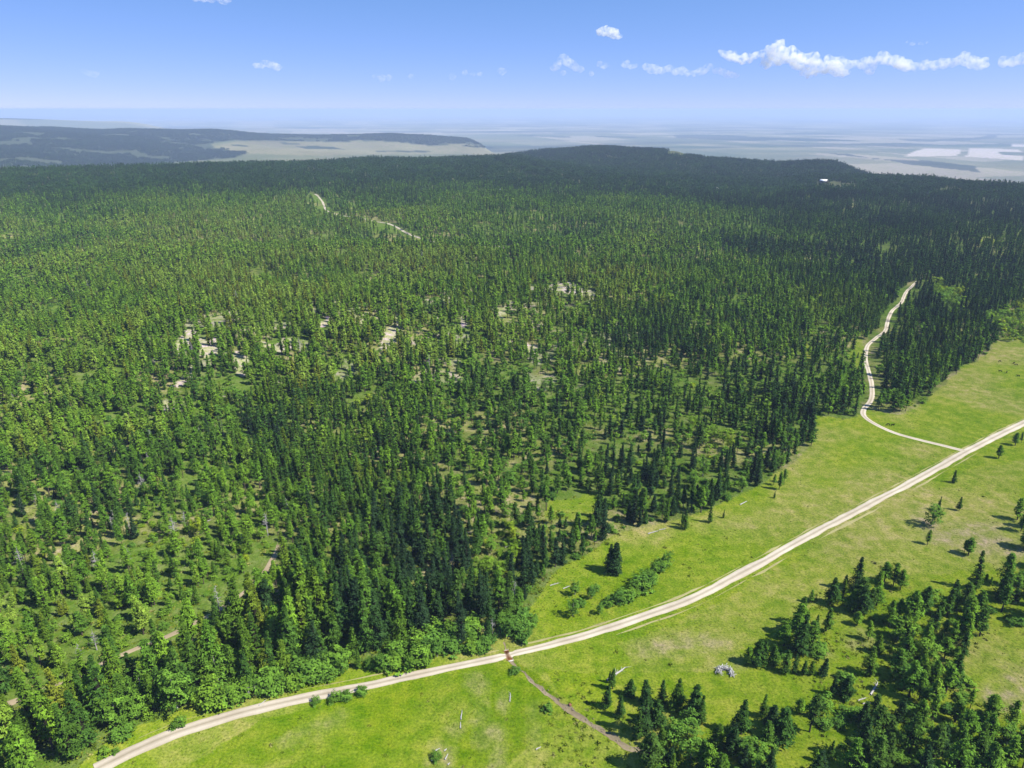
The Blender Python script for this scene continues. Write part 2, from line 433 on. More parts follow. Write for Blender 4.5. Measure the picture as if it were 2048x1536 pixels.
    dk = smooth(0.60, 0.68, fbm(x / 5200, y / 1500, 241, 5))[..., None]
    pl = pl * (1 - dk * 0.8) + np.array([0.02, 0.04, 0.03]) * dk * 0.8
    fu, fv = x * 0.95 + y * 0.3, -x * 0.3 + y * 0.95
    fh = hash2(np.floor(fu / 1300), np.floor(fv / 800), 77)
    fh2 = hash2(np.floor(fu / 650 + 0.3), np.floor(fv / 1600), 78)
    fm = ((z < -310) & (fh > 0.72))[..., None]; fm2 = ((z < -310) & (fh2 > 0.8))[..., None]
    pl = np.where(fm, pl * 0.5 + np.array([0.42, 0.36, 0.24]) * 0.5, pl)
    pl = np.where(fm2, pl * 0.5 + np.array([0.05, 0.09, 0.03]) * 0.5, pl)
    c = c * (1 - far) + pl * far
    wx4, wy4 = warp(px, py, 2.2, x, y, 500, 261)
    hay = np.zeros(px.shape); belt = np.zeros(px.shape)
    for p in FAR_FIELDS: hay = np.maximum(hay, in_poly(px, py, p))
    for p in DARK_BELTS: belt = np.maximum(belt, in_poly(wx4, wy4, p))
    hay = (hay * (r > 4500))[..., None]; belt = (belt * (r > 4500))[..., None]
    c = c * (1 - hay) + np.array([0.52, 0.45, 0.33]) * hay
    c = c * (1 - belt * 0.85) + np.array([0.018, 0.035, 0.022]) * belt * 0.85  # tree lines and cloud shadows, both put into the ground colour
    mead = in_poly(wx4, wy4, [(430, 293), (480, 282), (560, 283), (700, 286), (800, 286), (930, 289), (1010, 296), (1020, 306), (600, 312), (500, 308)]) & (r > 5000) & (r < 9000)
    k = (mead * 0.9)[..., None] * (1 - belt)
    c = c * (1 - k) + np.array([0.185, 0.175, 0.09]) * (0.45 + 1.1 * n4) * k
    wood = (in_poly(wx4, wy4, FARWOOD_L) | in_poly(wx4, wy4, FARWOOD_B)) & (r > 4200) & (r < 11000)
    k = (wood * 0.9)[..., None]
    c = c * (1 - k) + np.array([0.04, 0.055, 0.03]) * k
    mesa = in_poly(wx4, wy4, [(-300, 218), (0, 225), (120, 229), (290, 234), (180, 238), (0, 239), (-300, 239)]) & (r > 11000)
    k = (mesa * 0.9)[..., None]
    c = c * (1 - k) + np.array([0.02, 0.035, 0.022]) * k
    return np.clip(c, 0, 1)

# the eroded ditch is cut into the sheet
dd = dist_line(gx, gy, ditch_c[::2]) if False else None
sel = (gx > -40) & (gx < 140) & (gy > 150) & (gy < 320)
d_ = dist_line(gx[sel], gy[sel], ditch_c)
gz[sel] -= 0.55 * np.exp(-(d_ / 1.3) ** 2)

nr, na = gz.shape
idx = np.arange(nr * na).reshape(nr, na)
quads = np.stack([idx[:-1, :-1], idx[:-1, 1:], idx[1:, 1:], idx[1:, :-1]], -1).reshape(-1, 4)[:, ::-1]
gV = np.stack([gx, gy, gz], -1).reshape(-1, 3)
g_me = mesh_from('ground', gV, quads, True)
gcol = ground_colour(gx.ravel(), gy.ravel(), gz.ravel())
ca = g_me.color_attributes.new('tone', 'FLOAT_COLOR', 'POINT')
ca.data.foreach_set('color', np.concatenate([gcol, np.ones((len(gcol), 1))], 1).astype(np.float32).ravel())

def ground_material():
    m, nt, out = new_mat('ground')
    geo = N(nt, 'ShaderNodeNewGeometry')
    at_ = N(nt, 'ShaderNodeAttribute', attribute_name='tone')
    pos = geo.outputs['Position']
    n1 = noise_node(nt, 1.1, 5, pos, 0.7)
    n2 = noise_node(nt, 0.16, 5, pos, 0.6)
    n3 = noise_node(nt, 0.028, 4, pos, 0.6)
    f1 = ramp_node(nt, n1.outputs['Fac'], [(0.30, (0.48, 0.54, 0.45)), (0.5, (1, 1, 1)), (0.70, (1.5, 1.38, 1.5))])
    f2 = ramp_node(nt, n2.outputs['Fac'], [(0.33, (0.66, 0.82, 0.45)), (0.5, (1, 1, 1)), (0.66, (1.36, 1.14, 2.0))])
    f3 = ramp_node(nt, n3.outputs['Fac'], [(0.35, (0.82, 0.92, 0.7)), (0.65, (1.15, 1.06, 1.3))])
    c = mix(nt, 1.0, at_.outputs['Color'], f1.outputs['Color'], 'MULTIPLY')
    c = mix(nt, 1.0, c, f2.outputs['Color'], 'MULTIPLY')
    c = mix(nt, 1.0, c, f3.outputs['Color'], 'MULTIPLY')
    bump = N(nt, 'ShaderNodeBump')
    bump.inputs['Strength'].default_value = 0.7
    bump.inputs['Distance'].default_value = 0.35
    nt.links.new(n1.outputs['Fac'], bump.inputs['Height'])
    d = N(nt, 'ShaderNodeBsdfDiffuse')
    d.inputs['Roughness'].default_value = 0.6
    nt.links.new(c, d.inputs['Color'])
    nt.links.new(bump.outputs[0], d.inputs['Normal'])
    nt.links.new(d.outputs[0], out.inputs['Surface'])
    return m
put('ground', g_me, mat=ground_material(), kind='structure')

# ------------------------------------------------------------------ roads
def strip(name, line, width, mat, lift=0.05, crown=0.12, cross=6, rough=0.0, offset=0.0, gaps=None, seed=0, edge_drop=0.12):
    """ribbon laid along a ground line with a crowned cross-section"""
    line = np.asarray(line); n = len(line)
    w = np.full(n, width) if np.isscalar(width) else np.asarray(width)
    t = np.gradient(line, axis=0); t /= np.linalg.norm(t, axis=1)[:, None] + 1e-9
    nrm = np.stack([-t[:, 1], t[:, 0]], 1)
    s = np.arange(n)
    el = (fbm(s / 3.0, s * 0 + seed, 301, 3) - 0.5) * 2 * rough
    er = (fbm(s / 3.0, s * 0 + seed + 9, 331, 3) - 0.5) * 2 * rough
    V, U = [], []
    for k in range(cross + 1):
        u = k / cross * 2 - 1
        off = offset + u * w / 2 + np.where(u < 0, el * -u, er * u) * np.minimum(1, w)
        p = line + nrm * off[:, None]
        z = ground_z(p[:, 0], p[:, 1]) + lift + crown * (1 - u * u) - (edge_drop if abs(u) > 0.99 else 0)
        V.append(np.column_stack([p, z])); U.append(np.full(n, u))
    V = np.stack(V, 1).reshape(-1, 3); U = np.stack(U, 1).ravel()
    ii = np.arange(n * (cross + 1)).reshape(n, cross + 1)
    q = np.stack([ii[:-1, :-1], ii[:-1, 1:], ii[1:, 1:], ii[1:, :-1]], -1)
    if gaps is not None:
        keep = ~gaps[:-1]
        q = q[keep]
    me = mesh_from(name, V, q.reshape(-1, 4)[:, ::-1], True)
    a = me.attributes.new('across', 'FLOAT', 'POINT'); a.data.foreach_set('value', U.astype(np.float32))
    return put(name, me, mat=mat, kind='structure')

def gravel_material(name, base, dark, wheel=True):
    m, nt, out = new_mat(name)
    geo = N(nt, 'ShaderNodeNewGeometry')
    n1 = noise_node(nt, 0.9, 5, geo.outputs['Position'], 0.7)
    n2 = noise_node(nt, 0.07, 3, geo.outputs['Position'])
    c = mix(nt, n1.outputs['Fac'], dark, base)
    f2 = ramp_node(nt, n2.outputs['Fac'], [(0.35, (0.86, 0.84, 0.82)), (0.65, (1.08, 1.08, 1.08))])
    c = mix(nt, 1.0, c, f2.outputs['Color'], 'MULTIPLY')
    if wheel:
        a = N(nt, 'ShaderNodeAttribute', attribute_name='across')
        ab = N(nt, 'ShaderNodeMath', operation='ABSOLUTE')
        nt.links.new(a.outputs['Fac'], ab.inputs[0])
        wr = ramp_node(nt, ab.outputs[0], [(0.0, (0.66, 0.65, 0.58)), (0.2, (0.90, 0.89, 0.86)), (0.45, (1.1, 1.1, 1.1)), (0.7, (1.0, 1.0, 0.98)), (1.0, (0.72, 0.70, 0.60))])
        c = mix(nt, 1.0, c, wr.outputs['Color'], 'MULTIPLY')
    d = N(nt, 'ShaderNodeBsdfDiffuse')
    b = N(nt, 'ShaderNodeBump'); b.inputs['Strength'].default_value = 0.4; b.inputs['Distance'].default_value = 0.1
    nt.links.new(n1.outputs['Fac'], b.inputs['Height']); nt.links.new(b.outputs[0], d.inputs['Normal'])
    nt.links.new(c, d.inputs['Color']); nt.links.new(d.outputs[0], out.inputs['Surface'])
    return m

M_ROAD = gravel_material('pale gravel', (0.51, 0.455, 0.365), (0.39, 0.345, 0.27))
M_TRACK = gravel_material('dirt track', (0.37, 0.30, 0.20), (0.25, 0.20, 0.12), False)
M_DIRT = gravel_material('bare earth', (0.30, 0.25, 0.16), (0.13, 0.105, 0.065), False)
M_VERGE = gravel_material('dry verge', (0.36, 0.32, 0.16), (0.22, 0.22, 0.08), False)
strip('gravel_road', road_c, road_w, M_ROAD, rough=0.65)
strip('branch_road', branch_c, 4.2, M_ROAD, rough=0.3, lift=0.03, seed=4)
strip('forest_track', track_c, 3.2, M_TRACK, rough=0.8, crown=0.05, seed=8)
strip('far_forest_road', far_c, 5.0, M_ROAD, rough=1.2, crown=0.15, seed=12)
strip('ditch_bed', ditch_c, np.interp(np.arange(len(ditch_c)), [0, 20, len(ditch_c) * 0.45, len(ditch_c)], [0.9, 1.0, 1.9, 2.9]), M_DIRT, rough=1.1, lift=0.10, crown=-0.05, seed=15, edge_drop=0.0)
sgap = fbm(np.arange(len(road_c)) / 7.0, np.zeros(len(road_c)), 401, 3)
kx = project(road_c[:, 0], road_c[:, 1], np.zeros(len(road_c)))[0]
def taper(v): return np.clip(v, 0, 1)
for off_, wv, seed_ in ((-4.6, taper((sgap - 0.42) * 7) * (kx > 1130) * 1.3, 21), (3.6, taper((0.60 - sgap) * 7) * (kx > 1000) * 0.9, 25), (4.6, taper((sgap - 0.44) * 7) * (kx < 760) * 1.8, 29)):
    wv = np.convolve(np.pad(wv, 3, 'edge'), np.ones(7) / 7, 'valid')
    strip('verge_track', road_c, wv, M_VERGE, rough=0.9, offset=off_, crown=0.02, lift=0.02, cross=3, gaps=wv < 0.03, seed=seed_, edge_drop=0.02)

# ------------------------------------------------------------------ vegetation meshes
def tube(p0, p1, r0, r1, sides=5):
    p0, p1 = np.array(p0, float), np.array(p1, float)
    d = p1 - p0; d /= np.linalg.norm(d) + 1e-9
    a = np.cross(d, [0.3, 0.9, 0.2]); a /= np.linalg.norm(a); b = np.cross(d, a)
    th = np.arange(sides) / sides * 2 * math.pi
    ring = np.cos(th)[:, None] * a + np.sin(th)[:, None] * b
    V = np.concatenate([p0 + ring * r0, p1 + ring * r1])
    Fc = [(i, (i + 1) % sides, sides + (i + 1) % sides) for i in range(sides)] + [(i, sides + (i + 1) % sides, sides + i) for i in range(sides)]
    return V, np.array(Fc)

def join(parts):
    V, Fc, off = [], [], 0
    for v, f in parts:
        V.append(v); Fc.append(f + off); off += len(v)
    return np.concatenate(V), np.concatenate(Fc)

def sprays(rg, centres, outward, sizes, ntri, side, flat=0.55, up=0.8, rnd=0.6, feather=False):
    """clusters of small needle or leaf sprays round the given centres; returns V, F and one random value a cluster"""
    C = np.repeat(centres, ntri, 0); O = np.repeat(outward, ntri, 0); S = np.repeat(sizes, ntri)[:, None]
    n = len(C)
    off = rg.normal(0, 0.5, (n, 3)) * S; off[:, 2] *= flat
    P = C + off
    nv = O * 0.7 + np.array([0, 0, up]) + rg.normal(0, rnd, (n, 3))
    nv /= np.linalg.norm(nv, axis=1)[:, None]
    a = np.cross(nv, rg.normal(0, 1, (n, 3))); a /= np.linalg.norm(a, axis=1)[:, None] + 1e-9
    b = np.cross(nv, a)
    sd = side * rg.uniform(0.65, 1.35, (n, 1))
    if feather:
        a = O * 1.0 + rg.normal(0, 0.55, (n, 3)) + np.array([0, 0, -0.25]); a -= nv * (a * nv).sum(1)[:, None]
        a /= np.linalg.norm(a, axis=1)[:, None] + 1e-9; b = np.cross(nv, a)
        V = np.stack([P + a * sd * 0.95, P - a * sd * 0.45 + b * sd * 0.36, P - a * sd * 0.45 - b * sd * 0.36], 1).reshape(-1, 3)
    else:
        V = np.stack([P + a * sd * 0.62, P - a * sd * 0.40 + b * sd * 0.48, P - a * sd * 0.40 - b * sd * 0.48], 1).reshape(-1, 3)
    return V, np.arange(n * 3).reshape(n, 3), np.repeat(rg.uniform(0, 1, len(centres)), ntri * 3)

def envelope(kind, t):
    if kind == 'spruce':
        return (1 - t) ** 0.8 * np.minimum(1, (t + 0.05) * 6)
    return np.clip(1 - t, 0, 1) ** 0.62 * np.minimum(1, (t + 0.10) * 4)              # pine: fuller

def conifer_crown(seed, kind, H, Rr, nbr, ntri, side, base):
    rg = np.random.default_rng(seed)
    t = np.sort(rg.uniform(0, 1, nbr) ** (1.25 if kind == 'spruce' else 0.95))
    ang = np.arange(nbr) * 2.39996 + rg.normal(0, 0.5, nbr)
    lop = 1 + 0.28 * np.cos(ang - rg.uniform(0, 6.28)) + 0.18 * np.cos(2 * ang + rg.uniform(0, 6.28) + t * 9)
    er = envelope(kind, t) * Rr * lop * rg.uniform(0.72, 1.18, nbr)
    rad = er * np.where(rg.random(nbr) < 0.25, 0.35, rg.uniform(0.62, 0.95, nbr))
    droop = 0.22 if kind == 'spruce' else -0.05
    z = base * H + t * (1 - base) * H - rad * droop
    out = np.stack([np.cos(ang), np.sin(ang), np.zeros(nbr)], 1)
    C = out * rad[:, None]; C[:, 2] = np.minimum(z, H)
    size = np.clip(er * 0.46, 0.32, 1.15) if kind == 'spruce' else np.clip(er * 0.44, 0.5, 1.3)
    V, Fc, var = sprays(rg, C, out, size, ntri, side, 0.42 if kind == 'spruce' else 0.55, feather=True)
    # solid inner core, blocks light and is coloured dark for black gaps
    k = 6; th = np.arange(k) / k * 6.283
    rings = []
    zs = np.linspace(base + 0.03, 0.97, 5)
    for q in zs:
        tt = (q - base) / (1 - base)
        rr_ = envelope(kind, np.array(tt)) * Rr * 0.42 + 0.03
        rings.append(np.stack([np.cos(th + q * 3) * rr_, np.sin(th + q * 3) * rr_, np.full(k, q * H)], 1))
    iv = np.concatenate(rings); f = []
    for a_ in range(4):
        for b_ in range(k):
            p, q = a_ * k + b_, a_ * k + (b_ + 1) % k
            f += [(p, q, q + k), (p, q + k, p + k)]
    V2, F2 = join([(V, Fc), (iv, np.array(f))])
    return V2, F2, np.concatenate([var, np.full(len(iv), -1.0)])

def leafy_crown(seed, H, Rr, ncl, ntri, side, base, sq=1.0):
    rg = np.random.default_rng(seed)
    u = rg.normal(0, 1, (ncl, 3)); u /= np.linalg.norm(u, axis=1)[:, None]
    rad = rg.uniform(0.45, 1, ncl) ** 0.5
    lump = 1 + 0.40 * np.sin(u[:, 0] * 4 + seed) * np.cos(u[:, 1] * 3 - seed) + 0.22 * np.sin(u[:, 2] * 6 + seed * 2)
    C = u * (rad * lump)[:, None] * np.array([Rr, Rr, (1 - base) * H * 0.5])
    C[:, 2] += base * H + (1 - base) * H * 0.5
    C[:, 2] = np.maximum(C[:, 2], 0.1)
    V, Fc, var = sprays(rg, C, u, np.full(ncl, Rr * 0.30 * sq), ntri, side, 0.75, 0.75, 0.4)
    return V, Fc, var

def trunk_mesh(H, r, top=0.9, lean=0.0, sides=6):
    parts = []
    zs = [0 - 0.4, H * 0.3, H * 0.62, H * top]; rs = [r * 1.15, r * 0.85, r * 0.5, r * 0.1]
    for i in range(3):
        parts.append(tube((lean * zs[i], 0, zs[i]), (lean * zs[i + 1], 0, zs[i + 1]), rs[i], rs[i + 1], sides))
    return join(parts)

def set_var(me, var):
    a = me.attributes.new('spray', 'FLOAT', 'POINT'); a.data.foreach_set('value', np.asarray(var, np.float32))

# ------------------------------------------------------------------ vegetation materials
def foliage_material(name, stops, transl=0.0, var=0.35):
    """colour of the tree from its 'tint', small differences between its sprays"""
    m, nt, out = new_mat(name)
    ti = N(nt, 'ShaderNodeAttribute', attribute_name='tint', attribute_type='INSTANCER')
    sp = N(nt, 'ShaderNodeAttribute', attribute_name='spray')
    r = ramp_node(nt, ti.outputs['Fac'], stops)
    lo, hi = 1 - var, 1 + var
    v = ramp_node(nt, sp.outputs['Fac'], [(0, (lo, lo * 1.02, lo)), (1, (hi * 1.02, hi, hi * 0.9))])
    is_dark = N(nt, 'ShaderNodeMath', operation='LESS_THAN'); is_dark.inputs[1].default_value = -0.5; nt.links.new(sp.outputs['Fac'], is_dark.inputs[0])
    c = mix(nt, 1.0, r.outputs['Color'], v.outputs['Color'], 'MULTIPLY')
    c = mix(nt, is_dark.outputs[0], c, (0.022, 0.020, 0.014))          # dead twigs, near-black so shade between the sprays is in the colour
    d = N(nt, 'ShaderNodeBsdfDiffuse')
    nt.links.new(c, d.inputs['Color'])
    if transl:
        tr = N(nt, 'ShaderNodeBsdfTranslucent'); nt.links.new(c, tr.inputs['Color'])
        ms = N(nt, 'ShaderNodeMixShader'); ms.inputs[0].default_value = transl
        nt.links.new(d.outputs[0], ms.inputs[1]); nt.links.new(tr.outputs[0], ms.inputs[2])
        nt.links.new(ms.outputs[0], out.inputs['Surface'])
    else:
        nt.links.new(d.outputs[0], out.inputs['Surface'])
    return m

def bark_material(name, a, b, scale=3.0):
    m, nt, out = new_mat(name)
    tc = N(nt, 'ShaderNodeTexCoord')
    n = noise_node(nt, scale, 4, tc.outputs['Object'], 0.7)
    c = mix(nt, n.outputs['Fac'], a, b)
    d = N(nt, 'ShaderNodeBsdfDiffuse'); nt.links.new(c, d.inputs['Color']); nt.links.new(d.outputs[0], out.inputs['Surface'])
    return m

M_SPRUCE = foliage_material('spruce needles', [(0.0, (0.020, 0.042, 0.022)), (0.35, (0.045, 0.105, 0.018)), (0.7, (0.090, 0.170, 0.016)), (1.0, (0.150, 0.185, 0.020))])
M_PINE = foliage_material('pine needles', [(0.0, (0.052, 0.100, 0.020)), (0.35, (0.088, 0.192, 0.020)), (0.7, (0.140, 0.262, 0.022)), (1.0, (0.195, 0.300, 0.040))])
M_LEAF = foliage_material('green leaves', [(0.0, (0.070, 0.165, 0.030)), (0.5, (0.125, 0.250, 0.030)), (0.9, (0.185, 0.310, 0.024)), (1.0, (0.26, 0.33, 0.02))], 0.22)
M_BARK = bark_material('conifer bark', (0.05, 0.04, 0.03), (0.15, 0.12, 0.09))
M_PALEBARK = bark_material('aspen bark', (0.28, 0.27, 0.22), (0.50, 0.48, 0.42))
M_GREYWOOD = bark_material('weathered wood', (0.22, 0.21, 0.20), (0.52, 0.50, 0.47))

# ------------------------------------------------------------------ tree prototypes
PROTO = bpy.data.collections.new('tree_prototypes')     # never linked to the scene
def combo(name, cV, cF, cvar, tV, tF, mc, mt):
    V, Fc = join([(cV, cF), (tV, tF)])
    me = mesh_from(name, V, Fc)
    set_var(me, np.concatenate([cvar, np.full(len(tV), 0.5)]))
    me.materials.append(mc); me.materials.append(mt)
    mi = np.zeros(len(Fc), np.int32); mi[len(cF):] = 1
    me.polygons.foreach_set('material_index', mi)
    return me

SPECS = {   # kind: list of (height, crown radius)
    'spruce': [(21, 2.9), (19, 2.3), (16, 2.5), (23, 2.6), (13, 2.2), (20, 3.2), (17, 2.0), (11, 2.0)],
    'pine': [(18, 2.7), (16, 3.0), (19, 2.3), (14, 2.6), (21, 2.9), (12, 2.4), (17, 2.1), (19, 3.3)],
    'aspen': [(12, 2.9), (10, 2.6), (14, 3.0)],
    'shrub': [(3.2, 2.3), (2.4, 1.8), (4.2, 2.4)],
}
LOD0, LOD1, LOD2 = {}, {}, {}
NEAR_PARTS = {}
for kind, lst in SPECS.items():
    NEAR_PARTS[kind], LOD0[kind], LOD1[kind], LOD2[kind] = [], [], [], []
    for i, (H, Rr) in enumerate(lst):
        sd = hash(kind) % 1 + i * 13 + {'spruce': 100, 'pine': 200, 'aspen': 300, 'shrub': 400}[kind]
        if kind in ('spruce', 'pine'):
            mc, mt = (M_SPRUCE if kind == 'spruce' else M_PINE), M_BARK
            base = 0.07 if kind == 'spruce' else 0.24
            nb = (135 if kind == 'spruce' else 105) if i % 3 else (110 if kind == 'spruce' else 80)
            base = base + (0.10 if i % 4 == 2 else 0.0)
            c0 = conifer_crown(sd, kind, H, Rr, nb, 22, 0.52, base)
            c1 = conifer_crown(sd + 1, kind, H, Rr, 64, 11, 0.86, base)
            c2 = conifer_crown(sd + 2, kind, H, Rr, 30, 5, 1.5, base)
            t0 = trunk_mesh(H, 0.26)
            t1 = trunk_mesh(H, 0.26, sides=3)
        elif kind == 'aspen':
            mc, mt = M_LEAF, M_PALEBARK
            c0 = leafy_crown(sd, H, Rr, 70, 20, 0.52, 0.16, 0.9)
            c1 = leafy_crown(sd + 1, H, Rr, 40, 8, 1.0, 0.30)
            c2 = leafy_crown(sd + 2, H, Rr, 18, 4, 1.9, 0.30)
            t0 = trunk_mesh(H, 0.17, 0.8); t1 = trunk_mesh(H, 0.17, 0.8, sides=3)
        else:
            mc, mt = M_LEAF, M_BARK
            c0 = leafy_crown(sd, H, Rr, 60, 16, 0.46, 0.0)
            c1 = leafy_crown(sd + 1, H, Rr, 20, 7, 0.9, 0.0)
            c2 = leafy_crown(sd + 2, H, Rr, 9, 4, 1.4, 0.0)
            rg = np.random.default_rng(sd)
            t0 = join([tube((0, 0, -0.2), (rg.uniform(-1, 1) * Rr * 0.6, rg.uniform(-1, 1) * Rr * 0.6, H * 0.7), 0.06, 0.02, 4) for _ in range(5)])
            t1 = t0
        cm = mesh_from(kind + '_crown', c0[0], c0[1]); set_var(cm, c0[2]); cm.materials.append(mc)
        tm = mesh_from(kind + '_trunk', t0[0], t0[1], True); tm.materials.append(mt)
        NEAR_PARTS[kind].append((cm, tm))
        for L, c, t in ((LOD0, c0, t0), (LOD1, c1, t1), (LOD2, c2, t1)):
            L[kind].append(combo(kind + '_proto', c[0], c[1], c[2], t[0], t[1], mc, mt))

def far_patch(seed, n=15, size=34.0):
    """a patch of far woodland: simple ragged conifers"""
    rg = np.random.default_rng(seed); parts, var = [], []
    for q in range(n):
        x, y = rg.uniform(-size / 2, size / 2, 2)
        H, Rr = rg.uniform(10, 19), rg.uniform(2.2, 3.3)
        V_, F_, v_ = conifer_crown(seed * 31 + q, 'spruce', H, Rr, 15, 3, 2.3, 0.08)
        keep_ = 45 * 3                                       # sprays only, the dark inner core is left out here
        V_, F_, v_ = V_[:keep_], F_[:45], v_[:keep_]
        tv, tf_ = tube((0, 0, -1), (0, 0, H * 0.9), 0.8, 0.1, 3)
        V_, F_ = join([(V_, F_), (tv, tf_)]); v_ = np.concatenate([v_, np.full(len(tv), -1.0)])
        parts.append((V_ + np.array([x, y, 0]), F_)); var.append(v_)
    V, Fc = join(parts)
    me = mesh_from('far_patch', V, Fc); set_var(me, np.concatenate(var)); me.materials.append(M_SPRUCE)
    return me
FAR = [far_patch(900 + i) for i in range(5)]

def proto_collection(name, meshes):
    c = bpy.data.collections.new(name)
    for i, me in enumerate(meshes):
        o = bpy.data.objects.new('%s_%02d' % (name, i), me); c.objects.link(o)
    return c

def instancer(name, pts, rot, scale, tint, which, coll, **props):
    """one object whose geometry nodes set copies of the prototypes on its points"""
    n = len(pts)
    me = bpy.data.meshes.new(name)
    me.vertices.add(n); me.vertices.foreach_set('co', np.asarray(pts, np.float32).ravel())
    for nm, tp, val, key in (('rotz', 'FLOAT_VECTOR', np.stack([rot[:, 0], rot[:, 1], rot[:, 2]], 1), 'vector'), ('size', 'FLOAT_VECTOR', scale, 'vector'), ('tint', 'FLOAT', tint, 'value'), ('which', 'INT', which, 'value')):
        a = me.attributes.new(nm, tp, 'POINT')
        a.data.foreach_set(key, np.ascontiguousarray(val, np.int32 if tp == 'INT' else np.float32).ravel())
    o = put(name, me, **props)
    ng = bpy.data.node_groups.new(name, 'GeometryNodeTree')
    ng.interface.new_socket('Geometry', in_out='INPUT', socket_type='NodeSocketGeometry')
    ng.interface.new_socket('Geometry', in_out='OUTPUT', socket_type='NodeSocketGeometry')
    gi, go = ng.nodes.new('NodeGroupInput'), ng.nodes.new('NodeGroupOutput')
    ip = ng.nodes.new('GeometryNodeInstanceOnPoints'); ci = ng.nodes.new('GeometryNodeCollectionInfo')
    ci.inputs['Collection'].default_value = coll
    ci.inputs['Separate Children'].default_value = True; ci.inputs['Reset Children'].default_value = True
    ip.inputs['Pick Instance'].default_value = True
    def att(nm, tp):
        a = ng.nodes.new('GeometryNodeInputNamedAttribute'); a.data_type = tp; a.inputs['Name'].default_value = nm
        return a.outputs['Attribute']
    L = ng.links
    L.new(gi.outputs[0], ip.inputs['Points']); L.new(ci.outputs[0], ip.inputs['Instance'])
    L.new(att('which', 'INT'), ip.inputs['Instance Index'])
    e2r = ng.nodes.new('FunctionNodeEulerToRotation')
    L.new(att('rotz', 'FLOAT_VECTOR'), e2r.inputs[0]); L.new(e2r.outputs[0], ip.inputs['Rotation'])
    L.new(att('size', 'FLOAT_VECTOR'), ip.inputs['Scale'])
    L.new(ip.outputs[0], go.inputs[0])
    md = o.modifiers.new('scatter', 'NODES'); md.node_group = ng
    return o

# ------------------------------------------------------------------ where the trees stand
def scatter(cell, r0, r1, az0=R(-49), az1=R(49), jit=0.92, seed=1):
    rg = np.random.default_rng(seed)
    X = r1 * math.sin(az1) + cell
    xs = np.arange(-X, X, cell); ys = np.arange(r0 * 0.6, r1, cell)
    x, y = np.meshgrid(xs, ys)
    x = x + (np.arange(len(ys)) % 2)[:, None] * cell * 0.5
    x = (x + rg.uniform(-0.5, 0.5, x.shape) * cell * jit).ravel(); y = (y + rg.uniform(-0.5, 0.5, y.shape) * cell * jit).ravel()
    r = np.hypot(x, y); a = np.arctan2(x, y)
    lim = np.where(r < 420, az1, R(39.5)); k = (r >= r0) & (r < r1) & (np.abs(a) < lim)
    return x[k], y[k], rg

def tint_field(x, y):
    return fbm(x / 120, y / 120, 501, 4)

